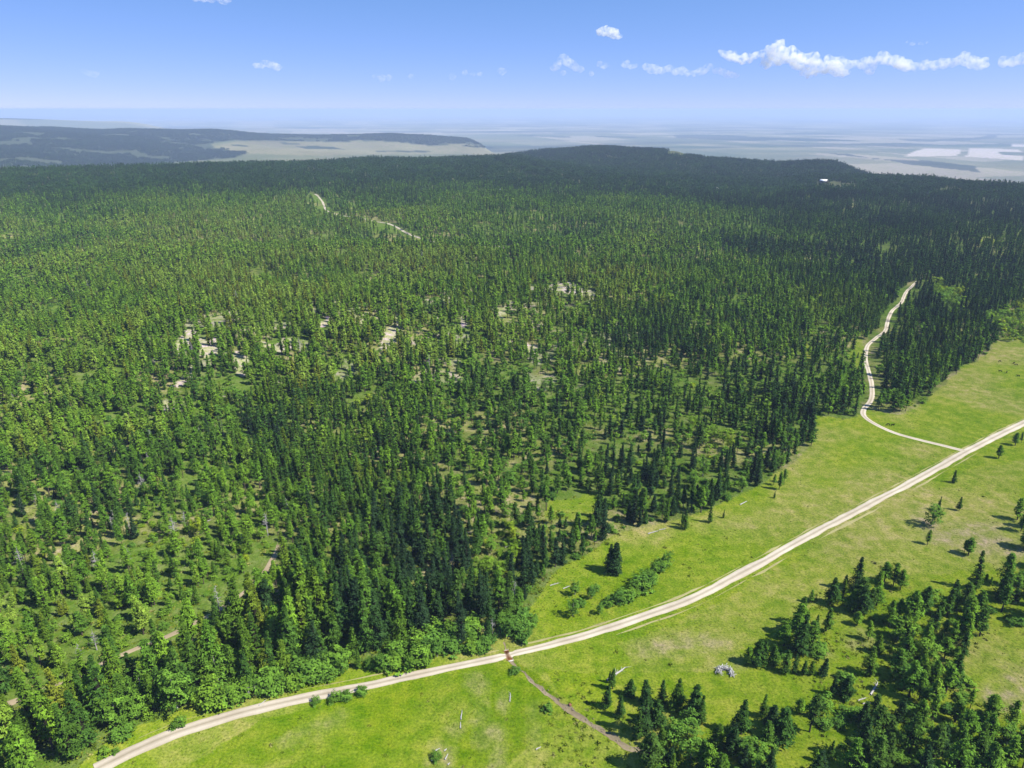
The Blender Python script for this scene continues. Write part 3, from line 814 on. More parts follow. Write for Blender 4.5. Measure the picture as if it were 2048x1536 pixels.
def classify(x, y, rg):
    """kind of plant at each point: 0 none 1 spruce 2 pine 3 aspen 4 shrub, with tint and size"""
    z = ground_z(x, y)
    px, py, dep = project(x, y, z)
    n = len(x)
    kind = np.zeros(n, int)
    r = np.hypot(x, y)
    u = rg.random(n); v = rg.random(n)
    wx, wy = warp(px, py, 10, x, y, 25, 81)
    forest = in_poly(wx, wy, FOREST) | ((r > 1300) & (r < 4300))
    gapn = fbm(x / 26, y / 26, 521, 3)
    big = fbm(x / 150, y / 150, 541, 3)
    dens = np.full(n, 0.80)
    # open woodland on the slope over the meadow and at the lower left
    openw = in_poly(px, py, [(860, 740), (1300, 720), (1640, 700), (1640, 840), (1500, 960), (1150, 1100), (1000, 1060), (880, 900)])
    dens[openw] = 0.44
    leftw = in_poly(px, py, [(-200, 1000), (420, 1000), (560, 1080), (620, 1200), (420, 1260), (150, 1330), (-200, 1400)])
    dens[leftw] = 0.68
    frontw = in_poly(px, py, [(-200, 1420), (140, 1370), (420, 1250), (600, 1200), (980, 1230), (700, 1330), (450, 1395), (200, 1540), (-200, 1640)])
    dens[frontw] = 0.82
    rw = in_poly(px, py, [(1620, 600), (1760, 620), (1960, 700), (1840, 810), (1720, 840), (1620, 800)])
    dens[rw] = 0.52
    dens = dens * np.where((gapn < 0.39) & ~frontw, 0.22, 1.0)
    dark = in_poly(wx, wy, DARK_STAND) | in_poly(wx, wy, DARK_STAND_2) | in_poly(wx, wy, DARK_STAND_3)
    dens[dark & ~openw] = 0.85
    p_spruce = np.where(dark, 0.85, 0.30) + (big - 0.5) * 0.5
    p_spruce = np.where(leftw, 0.38, p_spruce); p_spruce = np.where(frontw, 0.85, p_spruce)
    far_dark = smooth(1400, 2300, r + 1000 * smooth(1300, 1800, px) + 300 * (fbm(x / 300, y / 300, 571, 3) - 0.5))
    p_spruce = np.maximum(p_spruce, far_dark)
    f = forest & (u < dens)
    kind[f] = np.where(v[f] < p_spruce[f], 1, 2)
    aspn = fbm(x / 40, y / 40, 561, 3)
    # undergrowth and aspens where the canopy opens
    w2 = rg.random(n)
    und = forest & (kind == 0) & (w2 < 0.6) & (r < 900)
    kind[und] = np.where(rg.random(und.sum()) < 0.07, 3, 4)
    kind[f & (aspn > 0.70) & (w2 < 0.30) & (r < 1100)] = 3
    fresh = np.zeros(n, bool)
    for p in BRUSH_ISL:
        b = in_poly(wx, wy, p); fresh |= b; kind[b] = np.where(rg.random(b.sum()) < 0.35, 3, 4)
    b = in_poly(px, py, BRUSH_STRIP); k = rg.random(b.sum())
    kind[b] = np.where(k < 0.07, 3, np.where(k < 0.86, 4, np.where(k < 0.90, 1, 0))); strip_ = b
    # clearings
    clr = np.zeros(n, bool)
    for p in SCREE + GREEN_ISL + [CLEAR_F]: clr |= in_poly(px, py, p) & (r < 3000)
    kind[clr & (rg.random(n) < 0.88)] = 0
    front = np.zeros(n, bool)
    for p in SCREE:
        for dy_ in (8, 15, 22): front |= in_poly(px, py - dy_, p) & (r < 1500)
    kind[front & (rg.random(n) < 0.30)] = 0
    brow = in_poly(px, py, [(300, 600), (1250, 560), (1300, 720), (1100, 800), (600, 760), (300, 840)]) & (fbm(x / 22, y / 22, 171, 4) > 0.60)
    kind[brow & (rg.random(n) < 0.6)] = 0
    # open stands beyond the road
    sr = in_poly(px, py, STAND_R) & ~in_poly(px, py, CLEAR_1); sm = in_poly(px, py, STAND_M)
    k = rg.random(n)
    g2 = fbm(x / 22, y / 22, 581, 3)
    lower = py > 1400
    s1 = sr & (g2 > np.where(lower, 0.33, 0.36)) & (k < np.where(lower, 0.66, 0.52)); kind[s1] = np.where(rg.random(s1.sum()) < 0.33, 1, 2)
    s2 = sr & ~s1 & (k > 0.66); kind[s2] = np.where(rg.random(s2.sum()) < 0.3, 3, 4)
    s3 = sm & (k < 0.72); kk = rg.random(s3.sum()); kind[s3] = np.where(kk < 0.42, 1, np.where(kk < 0.58, 2, np.where(kk < 0.8, 3, 4)))
    edge_r = in_poly(px, py, [(2020, 1020), (2120, 1000), (2120, 1140), (2030, 1140)]); s4 = edge_r & (k < 0.25); kind[s4] = 2
    # roads stay clear; more so on the side the far road is seen from
    near = r < 700
    for line, wd in ((road_c, 5.0), (branch_c, 6.0), (track_c, 4.8), (ditch_c[::4], 3.0)):
        idx_ = np.where((kind > 0) & (r < 1000))[0]
        if len(idx_):
            d = dist_line(x[idx_], y[idx_], line)
            kind[idx_[d < wd]] = 0
            if line is branch_c or line is track_c:            # the side they are seen from is more open
                d = np.minimum(dist_line(x[idx_], y[idx_] + 9, line), dist_line(x[idx_], y[idx_] + 16, line))
                kind[idx_[(d < wd) & (rg.random(len(idx_)) < 0.75)]] = 0
    idx_ = np.where((kind > 0) & (r > 700) & (r < 2400))[0]
    if len(idx_):
        shift = np.array([0.0, 1.0])
        d = dist_line(x[idx_], y[idx_] + 14, far_c); d2 = dist_line(x[idx_], y[idx_] + 36, far_c)
        kind[idx_[(d < 11) | ((d2 < 22) & (rg.random(len(idx_)) < 0.38))]] = 0
    tf = tint_field(x, y)
    tint = np.clip(0.5 + (tf - 0.5) * 1.2 + rg.normal(0, 0.17, n), 0, 0.97)
    bright = in_poly(px, py, [(-200, 560), (400, 480), (1100, 520), (1300, 600), (1100, 700), (700, 760), (300, 900), (-200, 980)])
    tint = np.where(bright & (kind < 3), np.clip(tint + 0.32, 0, 0.99), tint)
    mid_ = in_poly(px, py, [(-200, 400), (600, 390), (1350, 480), (1350, 600), (1100, 520), (400, 480), (-200, 560)]); tint = np.where(mid_, np.clip(tint + 0.16, 0, 0.99), tint)
    warm = in_poly(px, py, [(-200, 900), (500, 900), (640, 1320), (200, 1540), (-200, 1640)]); tint = np.where(warm, np.clip(tint + 0.03, 0, 0.99), tint)
    tint = np.where(dark, np.clip(tint - 0.16, 0.02, 1), tint)
    tint = np.clip(tint - 0.34 * far_dark, 0.05, 1)
    tint = np.where(kind >= 3, np.clip(0.55 + 0.33 * fresh + (tf - 0.5) * 0.8 + rg.normal(0, 0.16, n), 0.1, 0.97), tint)
    size = (0.40 + 0.58 * rg.random(n) ** 0.8) * np.where(leftw, 0.90, 1.0) * np.where(frontw, 1.45, 1.0) * np.where(sr, 0.98, 1.0)
    size = np.where(strip_, size * np.where(kind == 4, 1.7, 0.85), size)
    size = size * (0.9 + 0.25 * fbm(x / 60, y / 60, 601, 2))
    return kind, tint, size, z, px, py, dep

KN = {1: 'spruce', 2: 'pine', 3: 'aspen', 4: 'shrub'}
# near and middle distance, one candidate every few metres
x, y, rg_ = scatter(5.3, 150, 1000, seed=11)
kind, tint, size, z, px, py, dep = classify(x, y, rg_)
A = dict(x=x, y=y, z=z, k=kind, t=tint, s=size, px=px, py=py, d=dep)
# single trees set in the meadow: photograph foot x, y, height in photograph pixels, kind
SINGLES = [(1420, 1044, 38, 1), (1370, 1058, 37, 1), (1364, 1050, 26, 1), (1447, 1036, 17, 1), (1862, 1052, 46, 3), (1876, 1022, 28, 1), (1918, 1021, 27, 1), (1854, 1090, 30, 2), (1936, 1111, 36, 2), (1928, 1106, 26, 2), (1997, 917, 26, 2), (1907, 966, 25, 1),
           (2030, 891, 25, 2), (2042, 886, 22, 2), (1558, 979, 36, 2), (1547, 970, 22, 2), (1568, 966, 28, 2), (1548, 996, 14, 1), (1231, 1147, 60, 1), (1222, 1140, 50, 1), (1236, 1208, 28, 3), (1268, 1182, 28, 3), (1284, 1172, 24, 4), (1310, 1146, 22, 3), (1334, 1128, 24, 3),
           (1150, 1190, 28, 3), (1182, 1197, 22, 3), (1145, 1232, 36, 3), (1199, 1228, 20, 3), (1225, 1378, 42, 1), (1218, 1366, 24, 1), (1262, 1392, 32, 1), (1290, 1408, 48, 1), (1322, 1412, 50, 1), (1356, 1416, 58, 1), (1385, 1430, 62, 1), (1398, 1448, 56, 1),
           (1496, 1328, 34, 2), (1512, 1330, 50, 1), (1526, 1326, 46, 1), (1545, 1330, 40, 1), (1570, 1346, 44, 1), (1588, 1344, 38, 1), (1606, 1350, 30, 1), (1622, 1350, 28, 1), (1646, 1350, 34, 1), (1602, 1250, 56, 1), (1622, 1206, 26, 2), (1660, 1208, 52, 1), (1686, 1192, 32, 1),
           (1704, 1222, 44, 1), (1722, 1230, 56, 1), (1768, 1165, 40, 2), (1786, 1172, 46, 2), (1800, 1180, 40, 2), (1754, 1190, 48, 2), (1632, 1266, 36, 1), (1652, 1262, 46, 1), (1736, 1280, 38, 2), (1906, 1200, 40, 1), (1940, 1198, 28, 2), (2000, 1202, 52, 1), (2012, 1190, 44, 1), (2030, 1205, 40, 1),
           (1972, 1162, 14, 2), (1980, 1172, 18, 2), (1600, 1428, 30, 2), (1740, 1350, 56, 1), (1664, 1390, 40, 1), (1690, 1396, 44, 1), (1524, 1432, 46, 1), (1540, 1455, 46, 1), (1560, 1475, 60, 1), (1660, 1515, 34, 1), (1630, 1520, 22, 2),
           (671, 1400, 14, 4), (690, 1397, 12, 4), (723, 1387, 12, 4), (632, 1405, 10, 4), (209, 1508, 9, 4), (232, 1505, 8, 4), (247, 1470, 18, 4), (360, 1450, 14, 4), (873, 1516, 11, 4), (1095, 1420, 9, 4), (1030, 1345, 9, 4),
           (1252, 1200, 14, 4), (1244, 1194, 12, 4), (1262, 1192, 16, 4), (1280, 1180, 15, 4), (1296, 1162, 15, 4), (1302, 1154, 14, 4), (1320, 1140, 15, 4), (1326, 1132, 13, 4), (1215, 1212, 12, 4), (1222, 1204, 11, 4), (1160, 1210, 10, 4), (1190, 1180, 10, 4)]
sx, sy, sk, sh = [], [], [], []
for (a_, b_, h_, k_) in SINGLES:
    p = at(a_, b_); sx.append(p[0]); sy.append(p[1]); sk.append(k_)
    dpt = project(p[0], p[1], p[2])[2]
    top = lambda hh: b_ - project(p[0], p[1], p[2] + hh)[1]
    sh.append(float(h_ / max(top(10.0), 1e-3) * 10.0))
sx, sy, sk, sh = map(np.array, (sx, sy, sk, sh))
d = np.full(len(A['x']), 1e9)
for q in range(len(sx)): d = np.minimum(d, np.hypot(A['x'] - sx[q], A['y'] - sy[q]))
A['k'][(d < 7) & (A['k'] > 0)] = 0
keep = A['k'] > 0
for q in A: A[q] = A[q][keep]
nsng = len(sx)
sz = ground_z(sx, sy); spx, spy, sdp = project(sx, sy, sz)
A['single'] = np.concatenate([np.zeros(len(A['x']), bool), np.ones(nsng, bool)])
A['hgt'] = np.concatenate([np.full(len(A['x']), -1.0), sh])
for q, v in (('x', sx), ('y', sy), ('z', sz), ('k', sk), ('t', np.clip(rng.normal(0.42, 0.15, nsng), 0.1, 0.9)), ('s', np.ones(nsng)), ('px', spx), ('py', spy), ('d', sdp)):
    A[q] = np.concatenate([A[q], v])
nA = len(A['x'])
A['which'] = np.zeros(nA, int)
for kk in KN: A['which'][A['k'] == kk] = rng.integers(0, len(SPECS[KN[kk]]), (A['k'] == kk).sum())
H0 = np.zeros(nA)
for kk in KN:
    hs = np.array([h for h, _ in SPECS[KN[kk]]], float); m_ = A['k'] == kk; H0[m_] = hs[A['which'][m_]]
A['s'] = np.where(A['hgt'] > 0, A['hgt'] / H0, A['s'])
A['H'] = H0 * A['s']
A['rot'] = np.stack([rng.normal(0, 0.025, nA), rng.normal(0, 0.025, nA), rng.uniform(0, 6.283, nA)], 1)
wid = A['s'] * rng.uniform(0.88, 1.2, nA) * np.where((A['px'] > 1150) & (A['py'] > 1090) & (A['px'] > 1420 - (A['py'] - 1090) * 0.6), 1.36, 1.14)
A['size'] = np.stack([wid, wid, A['s']], 1)

# the ones that show largest stand as things of their own
LIMIT = {1: 295, 2: 295, 3: 170, 4: 200}
A['solo'] = np.zeros(nA, bool)
inview = (A['px'] > 6) & (A['px'] < 2042) & (A['py'] > 300) & (A['py'] < 1532)
show = A['H'] / A['d'] * inview + 10 * A['single'] * inview
for kk, lim in LIMIT.items():
    ids = np.where((A['k'] == kk) & inview)[0]
    ids = ids[np.argsort(-show[ids])][:lim]
    A['solo'][ids] = True

def zone(px, py):
    if py > 1120 and px > 1180 and px > 1420 - (py - 1120) * 0.2 and (px > 1440 or py > 1250):
        if px < 1470 and py > 1330: return 'in the thicket beside the brown ditch', 'trees of the thicket beside the ditch'
        if py < 1290 and px < 1860: return 'at the top of the right-hand open stand', 'upper trees of the open stand'
        if px < 1680 and py < 1420: return 'in the row by the grey brush pile', 'trees next to the brush pile'
        if py > 1400: return 'in the stand at the bottom right', 'trees of the bottom right stand'
        return 'at the right of the open stand', 'trees at the right of the open stand'
    if px > 1500: return 'in the wood beside the branch road', 'trees beside the branch road'
    if py > 1280 and px < 330: return 'in the forest corner at bottom left', 'trees in the bottom left corner of the forest'
    if py > 1330: return 'in the first forest ranks above the road', 'first forest ranks above the road'
    if px < 520: return 'in the open forest round the track', 'trees around the forest track'
    if px < 1010 and py > 1180: return 'in dense forest left of the cattle guard', 'trees left of the cattle guard'
    if px >= 1010: return 'along the forest edge above the meadow', 'forest edge above the meadow'
    return 'deeper in the dense forest above the road', 'trees deeper in the forest'

ADJ = {1: 'pointed spruce', 2: 'round-topped pine', 3: 'leafy tree', 4: 'shrub'}
GRP = {1: 'spruces: ', 2: 'pines: ', 3: 'broadleaf trees: ', 4: 'shrubs: '}
NAME = {1: 'spruce_tree', 2: 'pine_tree', 3: 'aspen_tree', 4: 'shrub'}
CAT = {1: 'tree', 2: 'tree', 3: 'tree', 4: 'shrub'}
SINGLE_LABELS = {
    0: 'dark small spruce alone on the meadow just off the forest edge, with a long shadow', 1: 'taller spruce of the close pair at the forest edge above the meadow', 2: 'shorter spruce of the close pair at the forest edge above the meadow',
    3: 'tiny spruce standing alone nearest the road from the forest edge', 4: 'broad bushy green tree alone on the slope right of the road', 5: 'dark spruce tip right behind the broad bushy tree', 6: 'small dark spruce alone right of the broad bushy tree',
    7: 'thin sparse pine alone below the broad bushy tree', 8: 'wide leaning pine alone on the pale slope at right', 9: 'smaller pine leaning against the wide pine on the pale slope', 10: 'small pine beside the road right of the junction', 11: 'small dark spruce alone below the road junction',
    12: 'pine at the roadside near the right edge, lower of two', 13: 'pine at the roadside near the right edge, upper of two', 14: 'tallest pine of the little clump jutting from the forest edge into the meadow', 15: 'left pine of the little clump jutting from the forest edge',
    16: 'right pine of the little clump jutting from the forest edge', 17: 'tiny spruce in front of the little clump at the forest edge', 18: 'large dark spruce alone on the grass between forest and road', 19: 'second spruce close behind the large lone spruce',
    20: 'bushy tree nearest the road in the row below the lone spruce', 21: 'second bushy tree in the row below the lone spruce', 22: 'low bush in the row of bushy trees below the lone spruce', 23: 'upper middle bushy tree in the row below the lone spruce', 24: 'topmost bushy tree in the row below the lone spruce',
    25: 'slim pale green sapling on the grass left of the lone spruce', 26: 'short bushy sapling in the bright grass below the lone spruce', 27: 'tall slim sapling nearest the cattle guard on the meadow side', 28: 'small round sapling just above the gravel road', 29: 'dark spruce beside the fallen white trunk'}
for i_s in range(30, nsng): pass
off0 = nA - nsng

def individual(i):
    kk = int(A['k'][i]); kn = KN[kk]
    root = bpy.data.objects.new(NAME[kk], None)
    root.empty_display_size = 1.0
    COL.objects.link(root)
    root.location = (A['x'][i], A['y'][i], A['z'][i] - 0.1)
    root.rotation_euler = A['rot'][i]; root.scale = A['size'][i]
    cm, tm = NEAR_PARTS[kn][int(A['which'][i])]
    c = bpy.data.objects.new('crown' if kk < 4 else 'leaves', cm); t = bpy.data.objects.new('trunk' if kk < 4 else 'stems', tm)
    for q in (c, t):
        COL.objects.link(q); q.parent = root
    c['tint'] = float(A['t'][i])
    lab, grp = zone(A['px'][i], A['py'][i])
    si = i - off0
    if si in SINGLE_LABELS:
        root['label'] = SINGLE_LABELS[si]; root['group'] = 'single trees on the meadow'
    else:
        hq = A['H'][i] / {1: 18.0, 2: 16.5, 3: 11.0, 4: 2.8}[kk]
        sz_ = 'tall' if hq > 1.06 else ('short' if hq < 0.84 else 'middle-sized')
        if kk == 4: sz_ = 'big' if hq > 1.06 else ('small' if hq < 0.84 else 'middle-sized')
        tn_ = A['t'][i]
        cl_ = ({1: 'blackish green', 2: 'deep green', 3: 'deep green', 4: 'deep green'}[kk] if tn_ < 0.4 else ({1: 'olive green', 2: 'yellowish green', 3: 'yellow green', 4: 'yellow green'}[kk] if tn_ > 0.62 else 'mid green'))
        root['label'] = sz_ + ' ' + cl_ + ' ' + ADJ[kk] + ' ' + lab; root['group'] = GRP[kk] + sz_ + ', ' + cl_ + ', ' + grp
    root['category'] = CAT[kk]
    return root
made = [(individual(i), i) for i in np.where(A['solo'])[0]]
same = {}
for o_, i in made: same.setdefault(o_['label'], []).append((A['px'][i], o_))
for lab, lst in same.items():
    if 1 < len(lst) <= 8:
        lst.sort(key=lambda e: e[0])
        words = ['leftmost'] + ['second from left', 'third from left', 'fourth from left', 'fifth from left', 'sixth from left', 'seventh from left'][:len(lst) - 2] + ['rightmost']
        for (q_, o_), w_ in zip(lst, words): o_['label'] = lab + ', ' + w_

# the rest of the forest
def forest_object(name, label, cat, kk, lods):
    sel_ = (A['k'] == kk) & ~A['solo']
    meshes = [m for L in lods for m in L[KN[kk]]]
    nvar = len(SPECS[KN[kk]])
    lod = np.where(A['d'][sel_] < 430, 0, 1)
    P = np.stack([A['x'][sel_], A['y'][sel_], A['z'][sel_] - 0.1], 1)
    return P, A['rot'][sel_], A['size'][sel_], A['t'][sel_], A['which'][sel_] + lod * nvar, meshes, nvar

# middle distance beyond one kilometre: coarser trees
x, y, rg_ = scatter(6.5, 1000, 2050, seed=23)
kind, tint, size, z, px, py, dep = classify(x, y, rg_)
k_ = (kind > 0) & (kind < 3)
B = dict(x=x[k_], y=y[k_], z=z[k_], k=kind[k_], t=tint[k_], s=size[k_])
for kk, nm, lab in ((1, 'spruce_forest', 'dense dark spruce forest covering the slopes into the distance'), (2, 'pine_forest', 'lighter green pine forest covering the plateau between the spruces'),
                    (3, 'aspen_woods', 'bright broadleaf trees scattered through the conifer forest'), (4, 'undergrowth', 'low green bushes under the forest trees')):
    P, ro, si_, ti_, wh, meshes, nvar = forest_object(nm, lab, 'forest', kk, (LOD0, LOD1))
    if kk < 3:
        m_ = B['k'] == kk; nb_ = m_.sum()
        meshes = meshes + LOD2[KN[kk]]
        w_ = B['s'][m_] * rng.uniform(1.0, 1.35, nb_)
        P = np.concatenate([P, np.stack([B['x'][m_], B['y'][m_], B['z'][m_] - 0.1], 1)])
        ro = np.concatenate([ro, np.stack([rng.normal(0, .03, nb_), rng.normal(0, .03, nb_), rng.uniform(0, 6.28, nb_)], 1)])
        si_ = np.concatenate([si_, np.stack([w_, w_, B['s'][m_]], 1)]); ti_ = np.concatenate([ti_, B['t'][m_]])
        wh = np.concatenate([wh, rng.integers(0, nvar, nb_) + 2 * nvar])
    instancer(nm, P, ro, si_, ti_, wh, proto_collection(nm + '_kinds', meshes), kind='stuff', label=lab, category='forest' if kk < 3 else ('trees' if kk == 3 else 'bushes'))
    print(nm, len(P))

# far woodland: plateau rim, ridges, hills
x, y, rg_ = scatter(30, 2030, 4450, seed=31)
z = ground_z(x, y); px, py, dep = project(x, y, z); r = np.hypot(x, y)
# the ridges are wooded, their far feet are grass
slope_ok = z > -150
k1 = slope_ok & ~((fbm(x / 160, y / 160, 701, 3) < 0.23)) & ~in_poly(px, py, [(1330, 310), (1500, 320), (1640, 313), (1760, 342), (1800, 344), (2100, 360), (2100, 300), (1330, 300)])
house_p = at(1647, 366)
k1 &= ~((np.abs(x - house_p[0]) < 45) & (y < house_p[1] + 14) & (y > house_p[1] - 190))
x2, y2, _ = scatter(36, 4450, 10500, seed=37)
z2 = ground_z(x2, y2); px2, py2, _d = project(x2, y2, z2)
wx4, wy4 = warp(px2, py2, 2.2, x2, y2, 500, 261)
k2 = (in_poly(wx4, wy4 + 1, FARWOOD_L) | in_poly(wx4, wy4 + 1, FARWOOD_B)) & (fbm(x2 / 300, y2 / 300, 711, 4) > 0.37)
k2 |= (in_poly(wx4, wy4, [(900, 280), (1000, 293), (990, 297), (930, 293)]) & (rng.random(len(x2)) < 0.35))
X = np.concatenate([x[k1], x2[k2]]); Yy = np.concatenate([y[k1], y2[k2]]); Z = np.concatenate([z[k1], z2[k2]]); n_ = len(X)
w_ = np.concatenate([np.ones(k1.sum()), np.full(k2.sum(), 1.12)])
instancer('distant_forest', np.stack([X, Yy, Z - 0.5], 1), np.stack([np.zeros(n_), np.zeros(n_), rng.uniform(0, 6.28, n_)], 1), np.stack([w_, w_, rng.uniform(0.8, 1.1, n_)], 1),
          np.clip(np.interp(np.hypot(X, Yy), [2000, 2800, 4000, 5000], [0.24, 0.20, 0.10, 0.02]) + rng.normal(0, 0.07, n_) + (fbm(X / 300, Yy / 300, 721) - 0.5) * 0.2, 0.0, 1), rng.integers(0, 5, n_), proto_collection('far_kinds', FAR), kind='stuff', label='dark conifer forest on the plateau rim and far hills', category='forest')
print('distant_forest', n_)


# ------------------------------------------------------------------ low growth on the meadows
def tuft(seed, n=9, w=0.5, h=0.35):
    rg = np.random.default_rng(seed); V = []
    for _ in range(n):
        p = np.array([*rg.normal(0, w * 0.45, 2), 0]); a_ = rg.uniform(0, 6.28)
        d_ = np.array([math.cos(a_), math.sin(a_), 0]) * w * rg.uniform(0.2, 0.45)
        V += [p - d_, p + d_, p + np.array([*rg.normal(0, w * 0.25, 2), h * rg.uniform(0.5, 1.2)])]
    me = mesh_from('tuft', np.array(V), np.arange(3 * n).reshape(n, 3)); set_var(me, np.repeat(rg.uniform(0, 1, n), 3)); me.materials.append(M_TUFT)
    return me
M_TUFT = foliage_material('meadow growth', [(0.0, (0.040, 0.070, 0.012)), (0.3, (0.080, 0.130, 0.010)), (0.7, (0.150, 0.195, 0.015)), (1.0, (0.26, 0.25, 0.09))], 0.0, 0.3)
TUFTS = [tuft(1200 + i) for i in range(3)] + [tuft(1210 + i, 24, 1.0, 0.5) for i in range(3)]
x, y, rg_ = scatter(1.55, 160, 330, seed=51); x2, y2, _ = scatter(3.0, 330, 560, seed=53)
x = np.concatenate([x, x2]); y = np.concatenate([y, y2])
z = ground_z(x, y); px, py, dep = project(x, y, z)
vis = (px > -60) & (px < 2110) & (py < 1600)
cl = fbm(x / 12, y / 12, 801, 4); cl2 = fbm(x / 45, y / 45, 811, 3)
pr = (smooth(0.42, 0.66, cl * 0.6 + cl2 * 0.4) * 0.45 + 0.05) * np.where(dep > 330, 0.35, 1.0)
bushy = in_poly(px, py, STAND_R) | in_poly(px, py, STAND_M) | in_poly(px, py, FOREST) | in_poly(px, py, [(1080, 1345), (1190, 1340), (1230, 1370), (1215, 1450), (1330, 1600), (1080, 1600), (1090, 1440), (1150, 1440), (1120, 1395)])
pr = np.where(bushy, pr * 1.6 + 0.1, pr)
kp = vis & (rg_.random(len(x)) < pr)
x, y, z, bushy, dep = x[kp], y[kp], z[kp], bushy[kp], dep[kp]
for line, wd in ((road_c, 3.6), (branch_c, 2.8), (track_c, 2.2), (ditch_c, 1.6)):
    d = dist_line(x, y, line); kq = d > wd
    x, y, z, bushy, dep = x[kq], y[kq], z[kq], bushy[kq], dep[kq]
n_ = len(x)
w_ = rng.uniform(0.5, 1.15, n_) * np.where(dep > 330, 1.2, 1.0)
big_ = np.where(bushy, rng.random(n_) < 0.55, rng.random(n_) < 0.03)
instancer('meadow_grass', np.stack([x, y, z - 0.03], 1), np.stack([np.zeros(n_), np.zeros(n_), rng.uniform(0, 6.28, n_)], 1), np.stack([w_, w_, w_ * rng.uniform(0.6, 1.1, n_)], 1),
          np.clip(0.58 + rng.normal(0, 0.2, n_), 0.25, 1), rng.integers(0, 3, n_) + 3 * big_, proto_collection('tuft_kinds', TUFTS), kind='stuff', label='tufts of grass and low brush over the meadows', category='grass')
print('tufts', n_)

# ------------------------------------------------------------------ dead wood
def mesh_obj(name, parts, mat, parent=None, smooth_shade=True):
    V, Fc = join(parts)
    return put(name, mesh_from(name, V, Fc, smooth_shade), parent=parent, mat=mat)

def thing(name, loc, label, cat, group=None, rotz=0.0, scale=1.0):
    o = bpy.data.objects.new(name, None); COL.objects.link(o); o.empty_display_size = 1.0
    o.location = loc; o.rotation_euler = (0, 0, rotz); o.scale = (scale,) * 3
    o['label'] = label; o['category'] = cat
    if group: o['group'] = group
    return o

def cap(c, r, up, sides=6):
    th = np.arange(sides) / sides * 6.283
    V = np.concatenate([np.stack([np.full(sides, 0), np.cos(th) * r, np.sin(th) * r], 1) + c, [c]])
    Fc = np.array([(i, (i + 1) % sides, sides) for i in range(sides)])
    return V, Fc if up else Fc[:, ::-1]

SNAG = []
for sd in (1, 2, 3):
    rg = np.random.default_rng(sd + 1300)
    H = 13.0
    stem = mesh_from('snag_trunk', *trunk_mesh(H, 0.24, 1.0), True); stem.materials.append(M_GREYWOOD)
    br = []
    for q in range(26):
        zz = rg.uniform(0.25, 0.97) * H; a_ = rg.uniform(0, 6.28); L_ = (1 - zz / H) * 3.0 * rg.uniform(0.5, 1.1) + 0.5
        e = np.array([math.cos(a_) * L_, math.sin(a_) * L_, zz + rg.uniform(-0.1, 0.55) * L_])
        br.append(tube((0, 0, zz), e, 0.09, 0.03, 3))
        for _ in range(2):
            f_ = rg.uniform(0.4, 0.9); m0 = np.array([0, 0, zz]) * (1 - f_) + e * f_
            br.append(tube(m0, m0 + rg.normal(0, 0.5, 3) + np.array([0, 0, 0.3]), 0.045, 0.02, 3))
    V, Fc = join(br); bm_ = mesh_from('snag_branches', V, Fc); bm_.materials.append(M_GREYWOOD)
    SNAG.append((stem, bm_))
SNAGS = [(197, 1150, 52, 'tall grey dead tree with yellow foot in the open forest'), (258, 1130, 40, 'pale branchy dead tree among pines above the dirt track'), (216, 1178, 30, 'thin leaning dead tree in the open forest above the track'), (194, 1300, 44, 'grey dead tree standing just above the dirt track'),
         (138, 1382, 40, 'dark twiggy dead tree on the dirt track bend'), (136, 1512, 46, 'spreading dead tree at the forest corner nearest the road'), (131, 1062, 34, 'dead tree at the upper left of the open forest'), (227, 1066, 34, 'slim dead tree between pines, upper middle of the open forest'),
         (576, 1030, 34, 'whitish dead top among the spruces of the dark stand'), (162, 1320, 36, 'bleached dead tree left of the dirt track'), (905, 1146, 44, 'slim bare trunk in the leafy gap above the cattle guard'), (1029, 1212, 50, 'bleached bare trunk at the forest tip by the cattle guard'), (943, 1172, 34, 'white dead tree right of the leafy gap'),
         (985, 1268, 34, 'silver twiggy dead tree beside the cattle guard'), (970, 1276, 26, 'short silver dead tree at the roadside left of the cattle guard'), (475, 612, 34, 'forked white dead tree above the scree on the hill'), (403, 889, 36, 'broad silver dead tree in the middle of the left forest'), (304, 893, 34, 'silver dead tree left of the broad dead one'),
         (415, 793, 34, 'grey dead tree below the scree patch'), (386, 716, 34, 'white dead stem at the foot of the scree'), (560, 1215, 36, 'grey dead tree right of the dirt track end'), (845, 520, 20, 'lone grey snag over the far canopy'), (500, 1398, 26, 'broken bare stem in the roadside brush'), (512, 1392, 22, 'second broken bare stem in the roadside brush')]
for q, (a_, b_, h_, lab) in enumerate(SNAGS):
    p = at(a_, b_); hh = h_ / max(b_ - project(p[0], p[1], p[2] + 10)[1], 1e-3) * 10
    t = thing('dead_tree', p - np.array([0, 0, 0.1]), lab, 'dead tree', 'dead standing trees', rng.uniform(0, 6.28), hh / 13.0)
    for nm_, me_ in zip(('trunk', 'branches'), SNAG[q % 3]): put(nm_, me_, parent=t)

rg = np.random.default_rng(1350)
for q in range(26):
    a_, b_ = (rg.uniform(20, 900), rg.uniform(560, 1000)) if q % 2 else (rg.uniform(10, 560), rg.uniform(980, 1240))
    p = at(a_, b_)
    t = thing('dead_tree', p - np.array([0, 0, 0.1]), 'thin grey dead tree scattered among the green conifers of the left slope', 'dead tree', 'scattered dead trees of the left slope', rg.uniform(0, 6.28), rg.uniform(0.75, 1.25))
    for nm_, me_ in zip(('trunk', 'branches'), SNAG[q % 3]): put(nm_, me_, parent=t)

